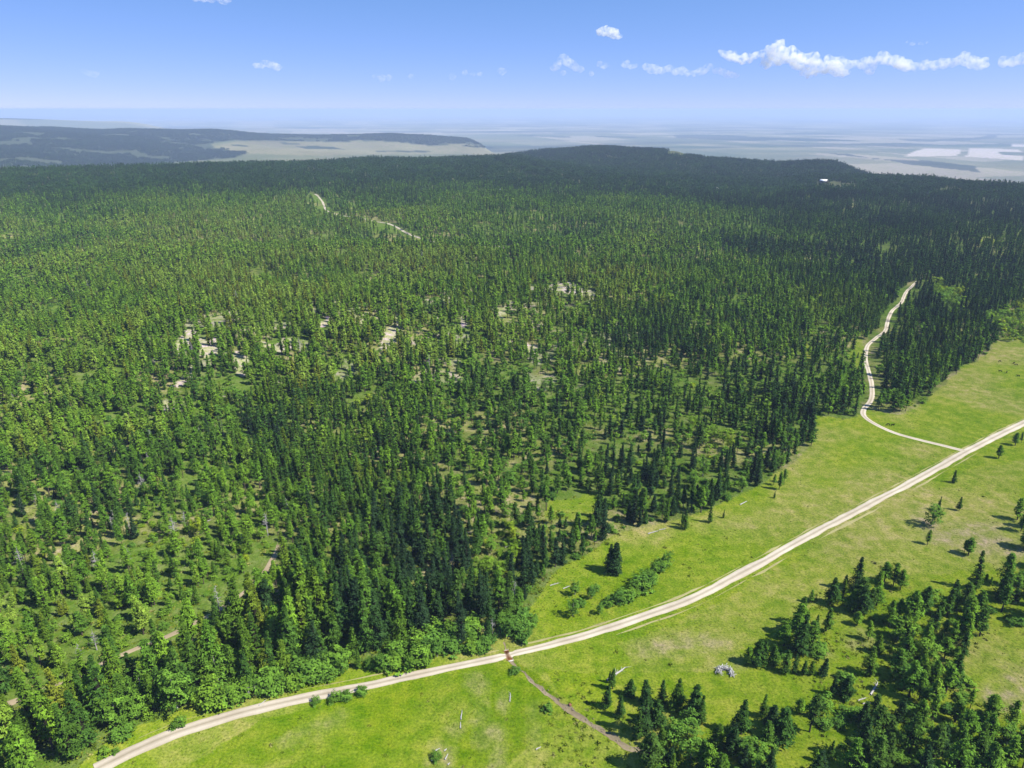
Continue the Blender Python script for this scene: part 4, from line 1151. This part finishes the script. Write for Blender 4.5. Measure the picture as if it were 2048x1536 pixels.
LOGM = []
for sd in range(3):
    rg = np.random.default_rng(1400 + sd)
    pts = np.stack([np.linspace(0, 5, 5), rg.normal(0, 0.06, 5), np.full(5, 0.2) + rg.normal(0, 0.02, 5)], 1); rad = np.array([0.30, 0.27, 0.23, 0.18, 0.10])
    st = [tube(pts[i], pts[i + 1], rad[i], rad[i + 1], 7) for i in range(4)] + [cap(pts[0], 0.30, False, 7)]
    tm = mesh_from('log_trunk', *join(st), True); tm.materials.append(M_GREYWOOD)
    bs = [tube(pts[k], pts[k] + np.array([rg.uniform(0.3, 1.1), rg.choice([-1, 1]) * rg.uniform(0.5, 1.3), rg.uniform(0.0, 0.5)]), 0.07, 0.02, 4) for k in (1, 2, 2, 3, 3, 4)]
    bm_ = mesh_from('log_branches', *join(bs)); bm_.materials.append(M_GREYWOOD)
    LOGM.append((tm, bm_))
LOGS = [(922, 1440, 924, 1420, 'white weathered log lying in the lush field, upper of two in line', 0), (921, 1457, 921, 1444, 'white weathered log lying in the lush field, lower of two in line', 0), (1019, 1404, 1021, 1386, 'slender bleached dead limb on the dry patch of the field', 1),
        (1215, 1362, 1250, 1336, 'large white fallen trunk with forked branches by the spruce at the ditch thicket', 1), (871, 1502, 880, 1497, 'short white log above the small round bush in the field', 0), (888, 1502, 894, 1498, 'short white log right of the small round bush', 0), (862, 1522, 878, 1518, 'white log just below the small round bush', 0), (890, 1520, 896, 1508, 'whitish split log right of and below the round bush', 0),
        (895, 1530, 900, 1526, 'lowest small log by the round bush', 0), (1072, 1500, 1082, 1494, 'pale log at the brushy edge of the lush field', 0), (1296, 1068, 1316, 1062, 'bleached logs strewn at the forest edge, left one', 1), (1318, 1060, 1332, 1058, 'bleached log at the forest edge, right one', 1), (1100, 1172, 1118, 1166, 'white log in the bright grass at the forest corner', 1),
        (1126, 1178, 1140, 1172, 'second white log in the bright grass at the forest corner', 1), (1010, 1095, 1026, 1088, 'pale fallen trunks crossing in the leafy gap', 1), (930, 1067, 944, 1064, 'pale log among pines at the gap top', 1), (518, 1412, 532, 1400, 'pale stick leaning by the roadside brush', 0), (470, 1382, 480, 1376, 'fallen bleached limb in the roadside brush', 1),
        (812, 1290, 822, 1276, 'arched white limb in the roadside bushes', 1), (840, 1292, 856, 1302, 'long thin fallen limb in the roadside bushes', 1), (1740, 1390, 1756, 1366, 'long bleached trunk lying in the gap of the right stand', 1), (1716, 1402, 1732, 1396, 'white log on the bare spot of the right stand', 1), (1725, 1408, 1742, 1406, 'second white log on the bare spot of the right stand', 1),
        (1836, 1424, 1850, 1420, 'pale log in the lower right stand', 0), (150, 1190, 164, 1184, 'bleached log in a sunny gap left of the dirt track', 1), (130, 1150, 140, 1143, 'bleached log high in the sunny left gap', 1), (300, 1085, 312, 1076, 'white log by the green bushes of the open forest', 1), (410, 1045, 422, 1040, 'white log in the grass above the dirt track end', 1), (1480, 1010, 1494, 1002, 'bleached log on the grass at the forest edge by the pair of spruces', 0)]
for q, (ax, ay, bx, by, lab, brn) in enumerate(LOGS):
    p, p2 = at(ax, ay), at(bx, by)
    L_ = np.linalg.norm(p2[:2] - p[:2])
    t = thing('fallen_log', p + np.array([0, 0, 0.0]), lab, 'log', 'bleached fallen logs', math.atan2(p2[1] - p[1], p2[0] - p[0]))
    t.scale = (L_ / 5.0, max(0.8, L_ / 6.0), max(0.8, L_ / 6.0))
    put('trunk', LOGM[q % 3][0], parent=t)
    if brn: put('branches', LOGM[q % 3][1], parent=t)

# brush pile: a ring of thrown-together grey limbs
p = at(1450, 1346)
pile = thing('brush_pile', p, 'round pile of grey dead limbs on the open grass', 'brush pile')
LIMB = []
M_BLEACHED = bark_material('bleached limbs', (0.30, 0.29, 0.28), (0.72, 0.70, 0.66), 1.2)
for sd in range(4):
    rg = np.random.default_rng(1500 + sd)
    a0 = np.array([-1.3, 0, 0]); parts = []
    for k in range(4):
        a1 = a0 + np.array([0.65, rg.normal(0, 0.14), rg.normal(0, 0.12)]); parts.append(tube(a0, a1, 0.15 - 0.03 * k, 0.12 - 0.03 * k, 5)); a0 = a1
        if k: parts.append(tube(a1, a1 + np.array([0.5, rg.choice([-1, 1]) * 0.5, rg.uniform(-.2, .4)]), 0.06, 0.02, 3))
    lm = mesh_from('limb', *join(parts), True); lm.materials.append(M_BLEACHED); LIMB.append(lm)
rg = np.random.default_rng(77)
for q in range(95):
    an = rg.uniform(-0.75, 3.9) if q % 4 else rg.uniform(0.4, 2.6)
    ra = rg.normal(2.5, 0.55)
    o = put('limb', LIMB[q % 4], parent=pile)
    o.location = (math.cos(an) * ra, math.sin(an) * ra * 0.9, rg.uniform(0.1, 1.5) * (1 - abs(ra - 2.4) * 0.35))
    o.rotation_euler = (rg.uniform(-0.6, 0.6), rg.normal(0, 0.35), an + math.pi / 2 + rg.normal(0, 0.7)); o.scale = (rg.uniform(0.6, 1.05),) * 3

# boulder by the ditch
def boulder(r, seed):
    bm_ = bmesh.new(); bmesh.ops.create_icosphere(bm_, subdivisions=2, radius=r)
    rg = np.random.default_rng(seed)
    for v in bm_.verts: v.co *= 1 + rg.normal(0, 0.09); v.co.z *= 0.75
    me = bpy.data.meshes.new('boulder'); bm_.to_mesh(me); bm_.free(); return me
M_RUSTROCK = bark_material('red brown stone', (0.16, 0.07, 0.04), (0.26, 0.13, 0.08), 1.5)
put('boulder', boulder(0.62, 5), mat=M_RUSTROCK, label='small reddish brown boulder in the middle of the ditch', category='boulder').location = at(1140, 1410) + np.array([0, 0, 0.25])

# stones and clods along the ditch
rg = np.random.default_rng(88); parts = []
for q in range(110):
    c_ = ditch_c[rg.integers(8, len(ditch_c))] + rg.normal(0, 0.75, 2); r_ = rg.uniform(0.12, 0.38)
    u_ = rg.normal(0, 1, (6, 3)); base_ = np.array([(1, 0, 0), (-1, 0, 0), (0, 1, 0), (0, -1, 0), (0, 0, .7), (0, 0, -.7)], float) * r_ * (1 + 0.25 * u_)
    parts.append((base_ + np.array([c_[0], c_[1], float(ground_z(*c_)) + r_ * 0.3]), np.array([(0, 2, 4), (2, 1, 4), (1, 3, 4), (3, 0, 4), (2, 0, 5), (1, 2, 5), (3, 1, 5), (0, 3, 5)])))
st_ = mesh_obj('ditch_stones', parts, bark_material('ditch stone', (0.10, 0.075, 0.05), (0.34, 0.29, 0.22), 0.8), None, False)
st_['kind'] = 'stuff'; st_['label'] = 'brown stones and clods littering the ditch'; st_['category'] = 'stones'

# ------------------------------------------------------------------ cattle guard
i0 = int(np.argmin(np.hypot(*(road_c - at(1017, 1310)[:2]).T)))
tg = road_c[i0 + 1] - road_c[i0 - 1]; ang = math.atan2(tg[1], tg[0])
cg = thing('cattle_guard', (road_c[i0][0], road_c[i0][1], float(ground_z(*road_c[i0])) + 0.22), 'rusty steel cattle guard grid set across the gravel road', 'cattle guard', rotz=ang)
M_RUST = bark_material('rusted steel', (0.19, 0.080, 0.030), (0.31, 0.145, 0.06), 4.0)
M_PIT = bark_material('shaded pit earth', (0.03, 0.022, 0.016), (0.05, 0.038, 0.028), 2.0)  # near-black: the shade of the pit is put into the earth colour
M_CONC = bark_material('pale concrete', (0.40, 0.38, 0.34), (0.55, 0.53, 0.49), 2.0)
def bx(lo, hi):
    V = np.array([(x_, y_, z_) for x_ in (lo[0], hi[0]) for y_ in (lo[1], hi[1]) for z_ in (lo[2], hi[2])], float)
    return V, np.array([(0, 1, 3), (0, 3, 2), (4, 6, 7), (4, 7, 5), (0, 4, 5), (0, 5, 1), (2, 3, 7), (2, 7, 6), (0, 2, 6), (0, 6, 4), (1, 5, 7), (1, 7, 3)])
def part(name, lo, hi, mat, parent): return mesh_obj(name, [bx(lo, hi)], mat, parent, False)
part('pit_floor', (-1.25, -2.4, -0.16), (1.25, 2.4, -0.10), M_PIT, cg)
rail = mesh_from('rail', *bx((-0.07, -2.45, -0.08), (0.07, 2.45, 0.06))); rail.materials.append(M_RUST)
for k in range(9): put('rail', rail, parent=cg).location = (-1.08 + k * 0.27, 0, 0)
for sy_ in (-1, 1):
    part('end_beam', (-1.3, sy_ * 2.56 - 0.11, -0.25), (1.3, sy_ * 2.56 + 0.11, 0.16), M_RUST, cg)
    part('footing', (-1.5, sy_ * 2.95 - 0.22, -0.4), (1.5, sy_ * 2.95 + 0.22, -0.02), M_CONC, cg)
    for sx_ in (-1, 1):
        mesh_obj('wing_post', [tube((sx_ * 1.1, sy_ * 2.75, -0.3), (sx_ * 1.1, sy_ * 2.9, 0.6), 0.06, 0.05, 6)], M_RUST, cg)

# ------------------------------------------------------------------ cattle
def skin_mesh(name, joints, edges, sub=1):
    me = bpy.data.meshes.new(name); me.from_pydata([j[:3] for j in joints], edges, [])
    o = bpy.data.objects.new(name, me); COL.objects.link(o)
    md = o.modifiers.new('skin', 'SKIN'); o.modifiers.new('sub', 'SUBSURF').levels = sub
    for k, j in enumerate(joints):
        me.skin_vertices[0].data[k].radius = (j[3], j[4] if len(j) > 4 else j[3]); me.skin_vertices[0].data[k].use_root = (k == 0)
    dg = bpy.context.evaluated_depsgraph_get()
    res = bpy.data.meshes.new_from_object(o.evaluated_get(dg))
    bpy.data.objects.remove(o); res.name = name
    return res
def cow_mesh(graze):
    J = [(0, 0, 1.02, .36, .33), (.45, 0, 1.03, .35, .33), (.80, 0, 1.06, .27, .24), (-.45, 0, 1.05, .34, .32), (-.80, 0, 1.10, .24, .24)]
    E = [(0, 1), (1, 2), (0, 3), (3, 4)]
    hz = ((1.12, 0, .82, .15), (1.30, 0, .42, .12), (1.42, 0, .16, .085)) if graze else ((1.10, 0, 1.22, .16), (1.30, 0, 1.36, .13), (1.58, 0, 1.22, .085))
    n0 = len(J); J += [(a, b, c, d_) for a, b, c, d_ in hz]; E += [(2, n0), (n0, n0 + 1), (n0 + 1, n0 + 2)]
    for root, xx in ((2, .72), (4, -.78)):
        for s_ in (-1, 1):
            k = len(J)
            if root == 2: J += [(xx, s_ * .20, .74, .12), (xx - .02, s_ * .20, .40, .065), (xx + .01, s_ * .20, .02, .055)]
            else: J += [(xx + .04, s_ * .20, .78, .15), (xx - .10, s_ * .20, .44, .07), (xx - .03, s_ * .20, .02, .055)]
            E += [(root, k), (k, k + 1), (k + 1, k + 2)]
    k = len(J); J += [(-1.02, 0, 1.05, .04), (-1.08, 0, .55, .03)]; E += [(4, k), (k, k + 1)]
    me = skin_mesh('cow', J, E); me.materials.append(M_HIDE)
    me.polygons.foreach_set('use_smooth', np.ones(len(me.polygons), bool))
    return me
M_HIDE = bark_material('black hide', (0.006, 0.006, 0.006), (0.016, 0.014, 0.012), 3.0)
COWS = [cow_mesh(True), cow_mesh(False)]
for q, (a_, b_, rz, lab) in enumerate([(1999, 724, 0.2, 'black cow standing topmost of the herd near the brush'), (2027, 728, 0.5, 'black cow upper right in the herd, left of its close pair'), (2032, 731, 2.6, 'black cow upper right in the herd, right of its close pair'), (2000, 744, 2.8, 'black cow at the left of the lower row of the herd'),
                                       (2013, 746, 0.9, 'black cow in the middle of the lower row of the herd'), (2036, 753, 3.0, 'black cow lowest and rightmost of the herd'), (1776, 851, 3.0, 'black cow by the branch road bend, left of two close together'), (1785, 852, 0.15, 'black cow by the branch road bend, right of two close together')]):
    p = at(a_, b_)
    o = put('cow', COWS[q % 2], label=lab, category='cow', group='black cattle grazing on the meadow'); o.location = p; o.rotation_euler = (0, 0, rz); o.scale = (1.15,) * 3

# ------------------------------------------------------------------ buildings in the far forest
M_WALL = bark_material('dark stained boards', (0.05, 0.045, 0.04), (0.09, 0.08, 0.07), 1.0)
M_METAL = bark_material('pale metal roofing', (0.72, 0.72, 0.72), (0.80, 0.80, 0.80), 0.3)
M_PALEW = bark_material('pale boards', (0.42, 0.41, 0.38), (0.52, 0.50, 0.47), 1.0)
M_GLASS, nt, out = new_mat('window glass')
gb = N(nt, 'ShaderNodeBsdfPrincipled'); gb.inputs['Base Color'].default_value = (0.02, 0.03, 0.04, 1); gb.inputs['Roughness'].default_value = 0.08
nt.links.new(gb.outputs[0], out.inputs['Surface'])
def house(name, loc, rotz, L_, W_, wall_h, ridge_h, label, wm, rm):
    t = thing(name, loc, label, 'house', rotz=rotz)
    hl, hw = L_ / 2, W_ / 2
    V = np.array([(-hl, -hw, -1.5), (hl, -hw, -1.5), (hl, hw, -1.5), (-hl, hw, -1.5), (-hl, -hw, wall_h), (hl, -hw, wall_h), (hl, hw, wall_h), (-hl, hw, wall_h), (-hl, 0, ridge_h - 0.05), (hl, 0, ridge_h - 0.05)], float)
    Fc = np.array([(0, 1, 5), (0, 5, 4), (2, 3, 7), (2, 7, 6), (1, 2, 6), (1, 6, 5), (5, 6, 9), (3, 0, 4), (3, 4, 7), (4, 8, 7)])
    mesh_obj('wall', [(V, Fc)], wm, t, False)
    ov = 0.7
    for s_ in (-1, 1):
        e = hw + ov; ez = wall_h - (ridge_h - wall_h) / hw * ov
        V = np.array([(-hl - ov, s_ * e, ez), (hl + ov, s_ * e, ez), (hl + ov, 0, ridge_h), (-hl - ov, 0, ridge_h)], float)
        V = np.concatenate([V + [0, 0, 0.02], V + [0, 0, 0.22]])
        q_ = [(4, 5, 6), (4, 6, 7), (0, 2, 1), (0, 3, 2), (0, 1, 5), (0, 5, 4), (1, 2, 6), (1, 6, 5), (2, 3, 7), (2, 7, 6), (3, 0, 4), (3, 4, 7)]
        mesh_obj('roof_slope', [(V, np.array(q_))], rm, t, False)
    for k in range(4):
        xx = -hl + L_ * (k + 0.5) / 4
        if k == 2: part('door', (xx - 0.6, -hw - 0.06, -0.1), (xx + 0.6, -hw - 0.01, 2.1), M_PALEW, t)
        else:
            w_ = part('window', (xx - 0.9, -hw - 0.07, 0.9), (xx + 0.9, -hw - 0.01, 2.2), M_PALEW, t)
            part('pane', (xx - 0.75, -hw - 0.10, 1.05), (xx + 0.75, -hw - 0.072, 2.05), M_GLASS, w_)
    return t
hp = at(1647, 367)
house('house', hp + np.array([0, 0, 4.0]), math.atan2(-hp[0], hp[1]) - 0.35, 20, 13, 4.2, 8.4, 'house with a bright pale metal roof in the far forest', M_WALL, M_METAL)
hp2 = at(1432, 382); house('cabin', hp2 + np.array([0, 0, 5.0]), 0.2, 9, 6, 2.8, 4.6, 'tiny pale roofed cabin in the forest left of the house', M_WALL, M_METAL)
hp3 = at(1003, 386); house('shed', hp3 + np.array([0, 0, 6.0]), -0.3, 6, 5, 2.6, 4.0, 'tiny pale shed in the middle of the far forest', M_PALEW, M_METAL)

# ------------------------------------------------------------------ clouds, far off and above the haze
def cloud_material(name, dens):
    m, nt, out = new_mat(name)
    tc = N(nt, 'ShaderNodeTexCoord')
    nz = noise_node(nt, 1 / 230.0, 5, tc.outputs['Object'], 0.62)
    rp = N(nt, 'ShaderNodeMapRange'); rp.inputs['From Min'].default_value = 0.41; rp.inputs['From Max'].default_value = 0.66; rp.inputs['To Min'].default_value = 0.0; rp.inputs['To Max'].default_value = dens * 1.25
    nt.links.new(nz.outputs['Fac'], rp.inputs['Value'])
    v = N(nt, 'ShaderNodeVolumeScatter'); v.inputs['Color'].default_value = (0.99, 0.99, 0.99, 1); v.inputs['Density'].default_value = dens; v.inputs['Anisotropy'].default_value = 0.0
    nt.links.new(rp.outputs[0], v.inputs['Density'])
    nt.links.new(v.outputs[0], out.inputs['Volume'])
    return m
def cloud(label, seed, puffs, dens, dist=38000.0, vox=2.2):
    """puffs: (x, y, radius) in photograph pixels; grown into cauliflower heaps of real size"""
    rg = np.random.default_rng(seed)
    m_per = dist / F
    dense = []
    for q0, q1 in zip(puffs, puffs[1:] + [puffs[-1]]):
        dense.append(q0)
        if abs(q0[0] - q1[0]) < 30 and q0 is not q1: dense.append(((q0[0] + q1[0]) / 2, (q0[1] + q1[1]) / 2 + 2, (q0[2] + q1[2]) / 2))
    puffs = [(a_, b_, c_ * rg.uniform(0.9, 1.3)) for a_, b_, c_ in dense]
    cx_, cy_ = np.mean([q[0] for q in puffs]), np.mean([q[1] for q in puffs])
    dx, dy, dz = ray(cx_, cy_); k = dist / math.hypot(dx, dy)
    cen = Vector((dx * k, dy * k, HC + dz * k))
    bm_ = bmesh.new()
    for (ax, ay, rad) in puffs:
        u = (ax - cx_) * m_per; w = -(ay - cy_) * m_per; rr_ = rad * m_per
        balls = [(u, 0.0, w, rr_ * 0.8)]
        for _ in range(16):
            a_, e_ = rg.uniform(0, 6.283), rg.uniform(-0.35, 1.45)
            q = rr_ * 0.85; b_ = rr_ * rg.uniform(0.2, 0.42)
            balls.append((u + math.cos(a_) * math.cos(e_) * q * 1.15, math.sin(a_) * math.cos(e_) * q, w + math.sin(e_) * q * 0.75, b_))
        for (bx_, by_, bz_, br_) in balls:
            bmesh.ops.create_icosphere(bm_, subdivisions=2, radius=br_, matrix=Matrix.Translation((bx_, by_, bz_)))
    me = bpy.data.meshes.new('cloud'); bm_.to_mesh(me); bm_.free()
    o = bpy.data.objects.new('cloud', me); COL.objects.link(o)
    rm = o.modifiers.new('remesh', 'REMESH'); rm.mode = 'VOXEL'; rm.voxel_size = vox * m_per
    dg = bpy.context.evaluated_depsgraph_get()
    res = bpy.data.meshes.new_from_object(o.evaluated_get(dg)); bpy.data.objects.remove(o)
    co = np.zeros(len(res.vertices) * 3, np.float32); res.vertices.foreach_get('co', co); co = co.reshape(-1, 3)
    nn = np.zeros(len(res.vertices) * 3, np.float32); res.vertices.foreach_get('normal', nn); nn = nn.reshape(-1, 3)
    f_ = 1 / (5.0 * m_per)
    dsp = (fbm(co[:, 0] * f_ + co[:, 1] * f_ * 0.7, co[:, 2] * f_ + co[:, 1] * f_ * 0.5, seed, 3) - 0.45) * 3.2 * m_per
    res.vertices.foreach_set('co', (co + nn * dsp[:, None]).ravel()); res.update()
    res.name = 'cloud'
    o = put('cloud', res, mat=cloud_material('cloud', dens), label=label, category='cloud', group='small fair-weather clouds')
    o.location = cen
    o.rotation_euler = (0, 0, -math.atan2(cen.x, cen.y))
    return o
cloud('small bright white cloud alone highest in the sky, right of centre', 1, [(1202, 65, 7), (1214, 60, 8), (1226, 66, 9), (1234, 72, 6)], 0.0045)
cloud('largest heap of white cumulus cloud with a tall hump', 2, [(1462, 106, 6), (1478, 112, 9), (1500, 118, 10), (1520, 112, 8), (1540, 106, 9), (1556, 100, 12), (1558, 118, 14), (1578, 108, 11), (1590, 124, 13), (1612, 118, 11), (1625, 132, 12), (1645, 132, 11), (1664, 142, 9), (1610, 140, 10), (1540, 126, 10)], 0.0038)
cloud('low flat cumulus cloud right of the largest heap', 3, [(1672, 118, 9), (1690, 124, 9), (1712, 128, 9), (1735, 124, 10), (1758, 120, 11), (1776, 124, 10), (1794, 134, 9), (1700, 138, 8), (1740, 138, 8)], 0.0026)
cloud('cumulus row reaching the right edge of the sky', 4, [(1838, 122, 9), (1852, 128, 9), (1880, 128, 9), (1905, 126, 9), (1932, 120, 10), (1955, 128, 10), (1985, 126, 9), (2010, 122, 9), (2032, 118, 9), (2052, 124, 11)], 0.0024)
cloud('pale cumulus left of the largest heap', 5, [(1300, 134, 7), (1318, 140, 9), (1340, 138, 9), (1362, 142, 9), (1385, 146, 8), (1410, 136, 7), (1432, 144, 8), (1456, 150, 6), (1262, 130, 7), (1280, 132, 5)], 0.0016)
cloud('pale cumulus with a rounded top near the middle of the sky', 6, [(1112, 136, 7), (1128, 120, 9), (1142, 128, 8), (1160, 138, 7), (1195, 130, 7), (1210, 132, 5), (1130, 144, 7), (1180, 146, 5)], 0.0016)
cloud('small isolated cloud in the left half of the sky', 7, [(518, 132, 6), (532, 128, 6), (546, 131, 7), (556, 134, 5)], 0.0020)
cloud('faint thin cloud low over the middle plain', 8, [(756, 154, 6), (780, 156, 7), (820, 154, 5), (895, 154, 6)], 0.0007)
cloud('faint small cloud low left of the pale cumulus', 9, [(932, 146, 5), (960, 148, 5), (1000, 144, 7)], 0.0011)
cloud('very faint tiny cloud far left in the sky', 10, [(174, 145, 5), (186, 149, 6)], 0.0007)
cloud('thin white cloud cut by the top edge of the picture', 11, [(385, -4, 6), (410, -3, 8), (435, -3, 8), (450, 0, 5)], 0.0022)
cloud('thin wisp high over the right cumulus row', 12, [(1820, 84, 3), (1838, 87, 3), (1848, 86, 2)], 0.0016, vox=1.2)

# ------------------------------------------------------------------ haze over the whole country
def box_mesh(name, lo, hi):
    V = [(x_, y_, z_) for x_ in (lo[0], hi[0]) for y_ in (lo[1], hi[1]) for z_ in (lo[2], hi[2])]
    Fc = [(0, 1, 3, 2), (4, 6, 7, 5), (0, 4, 5, 1), (2, 3, 7, 6), (0, 2, 6, 4), (1, 5, 7, 3)]
    return mesh_from(name, V, Fc)
m, nt, out = new_mat('haze')
pv = N(nt, 'ShaderNodeVolumePrincipled')
pv.inputs['Color'].default_value = (0.555, 0.70, 1.0, 1)
pv.inputs['Density'].default_value = 5.6e-5
pv.inputs['Anisotropy'].default_value = 0.0
nt.links.new(pv.outputs[0], out.inputs['Volume'])
zlo = float(gz.min()) - 1.5
put('haze', box_mesh('haze', (-121000, -3000, zlo), (121000, 121000, HC + 12)), mat=m, kind='stuff', label='pale blue haze over the far plains', category='haze')
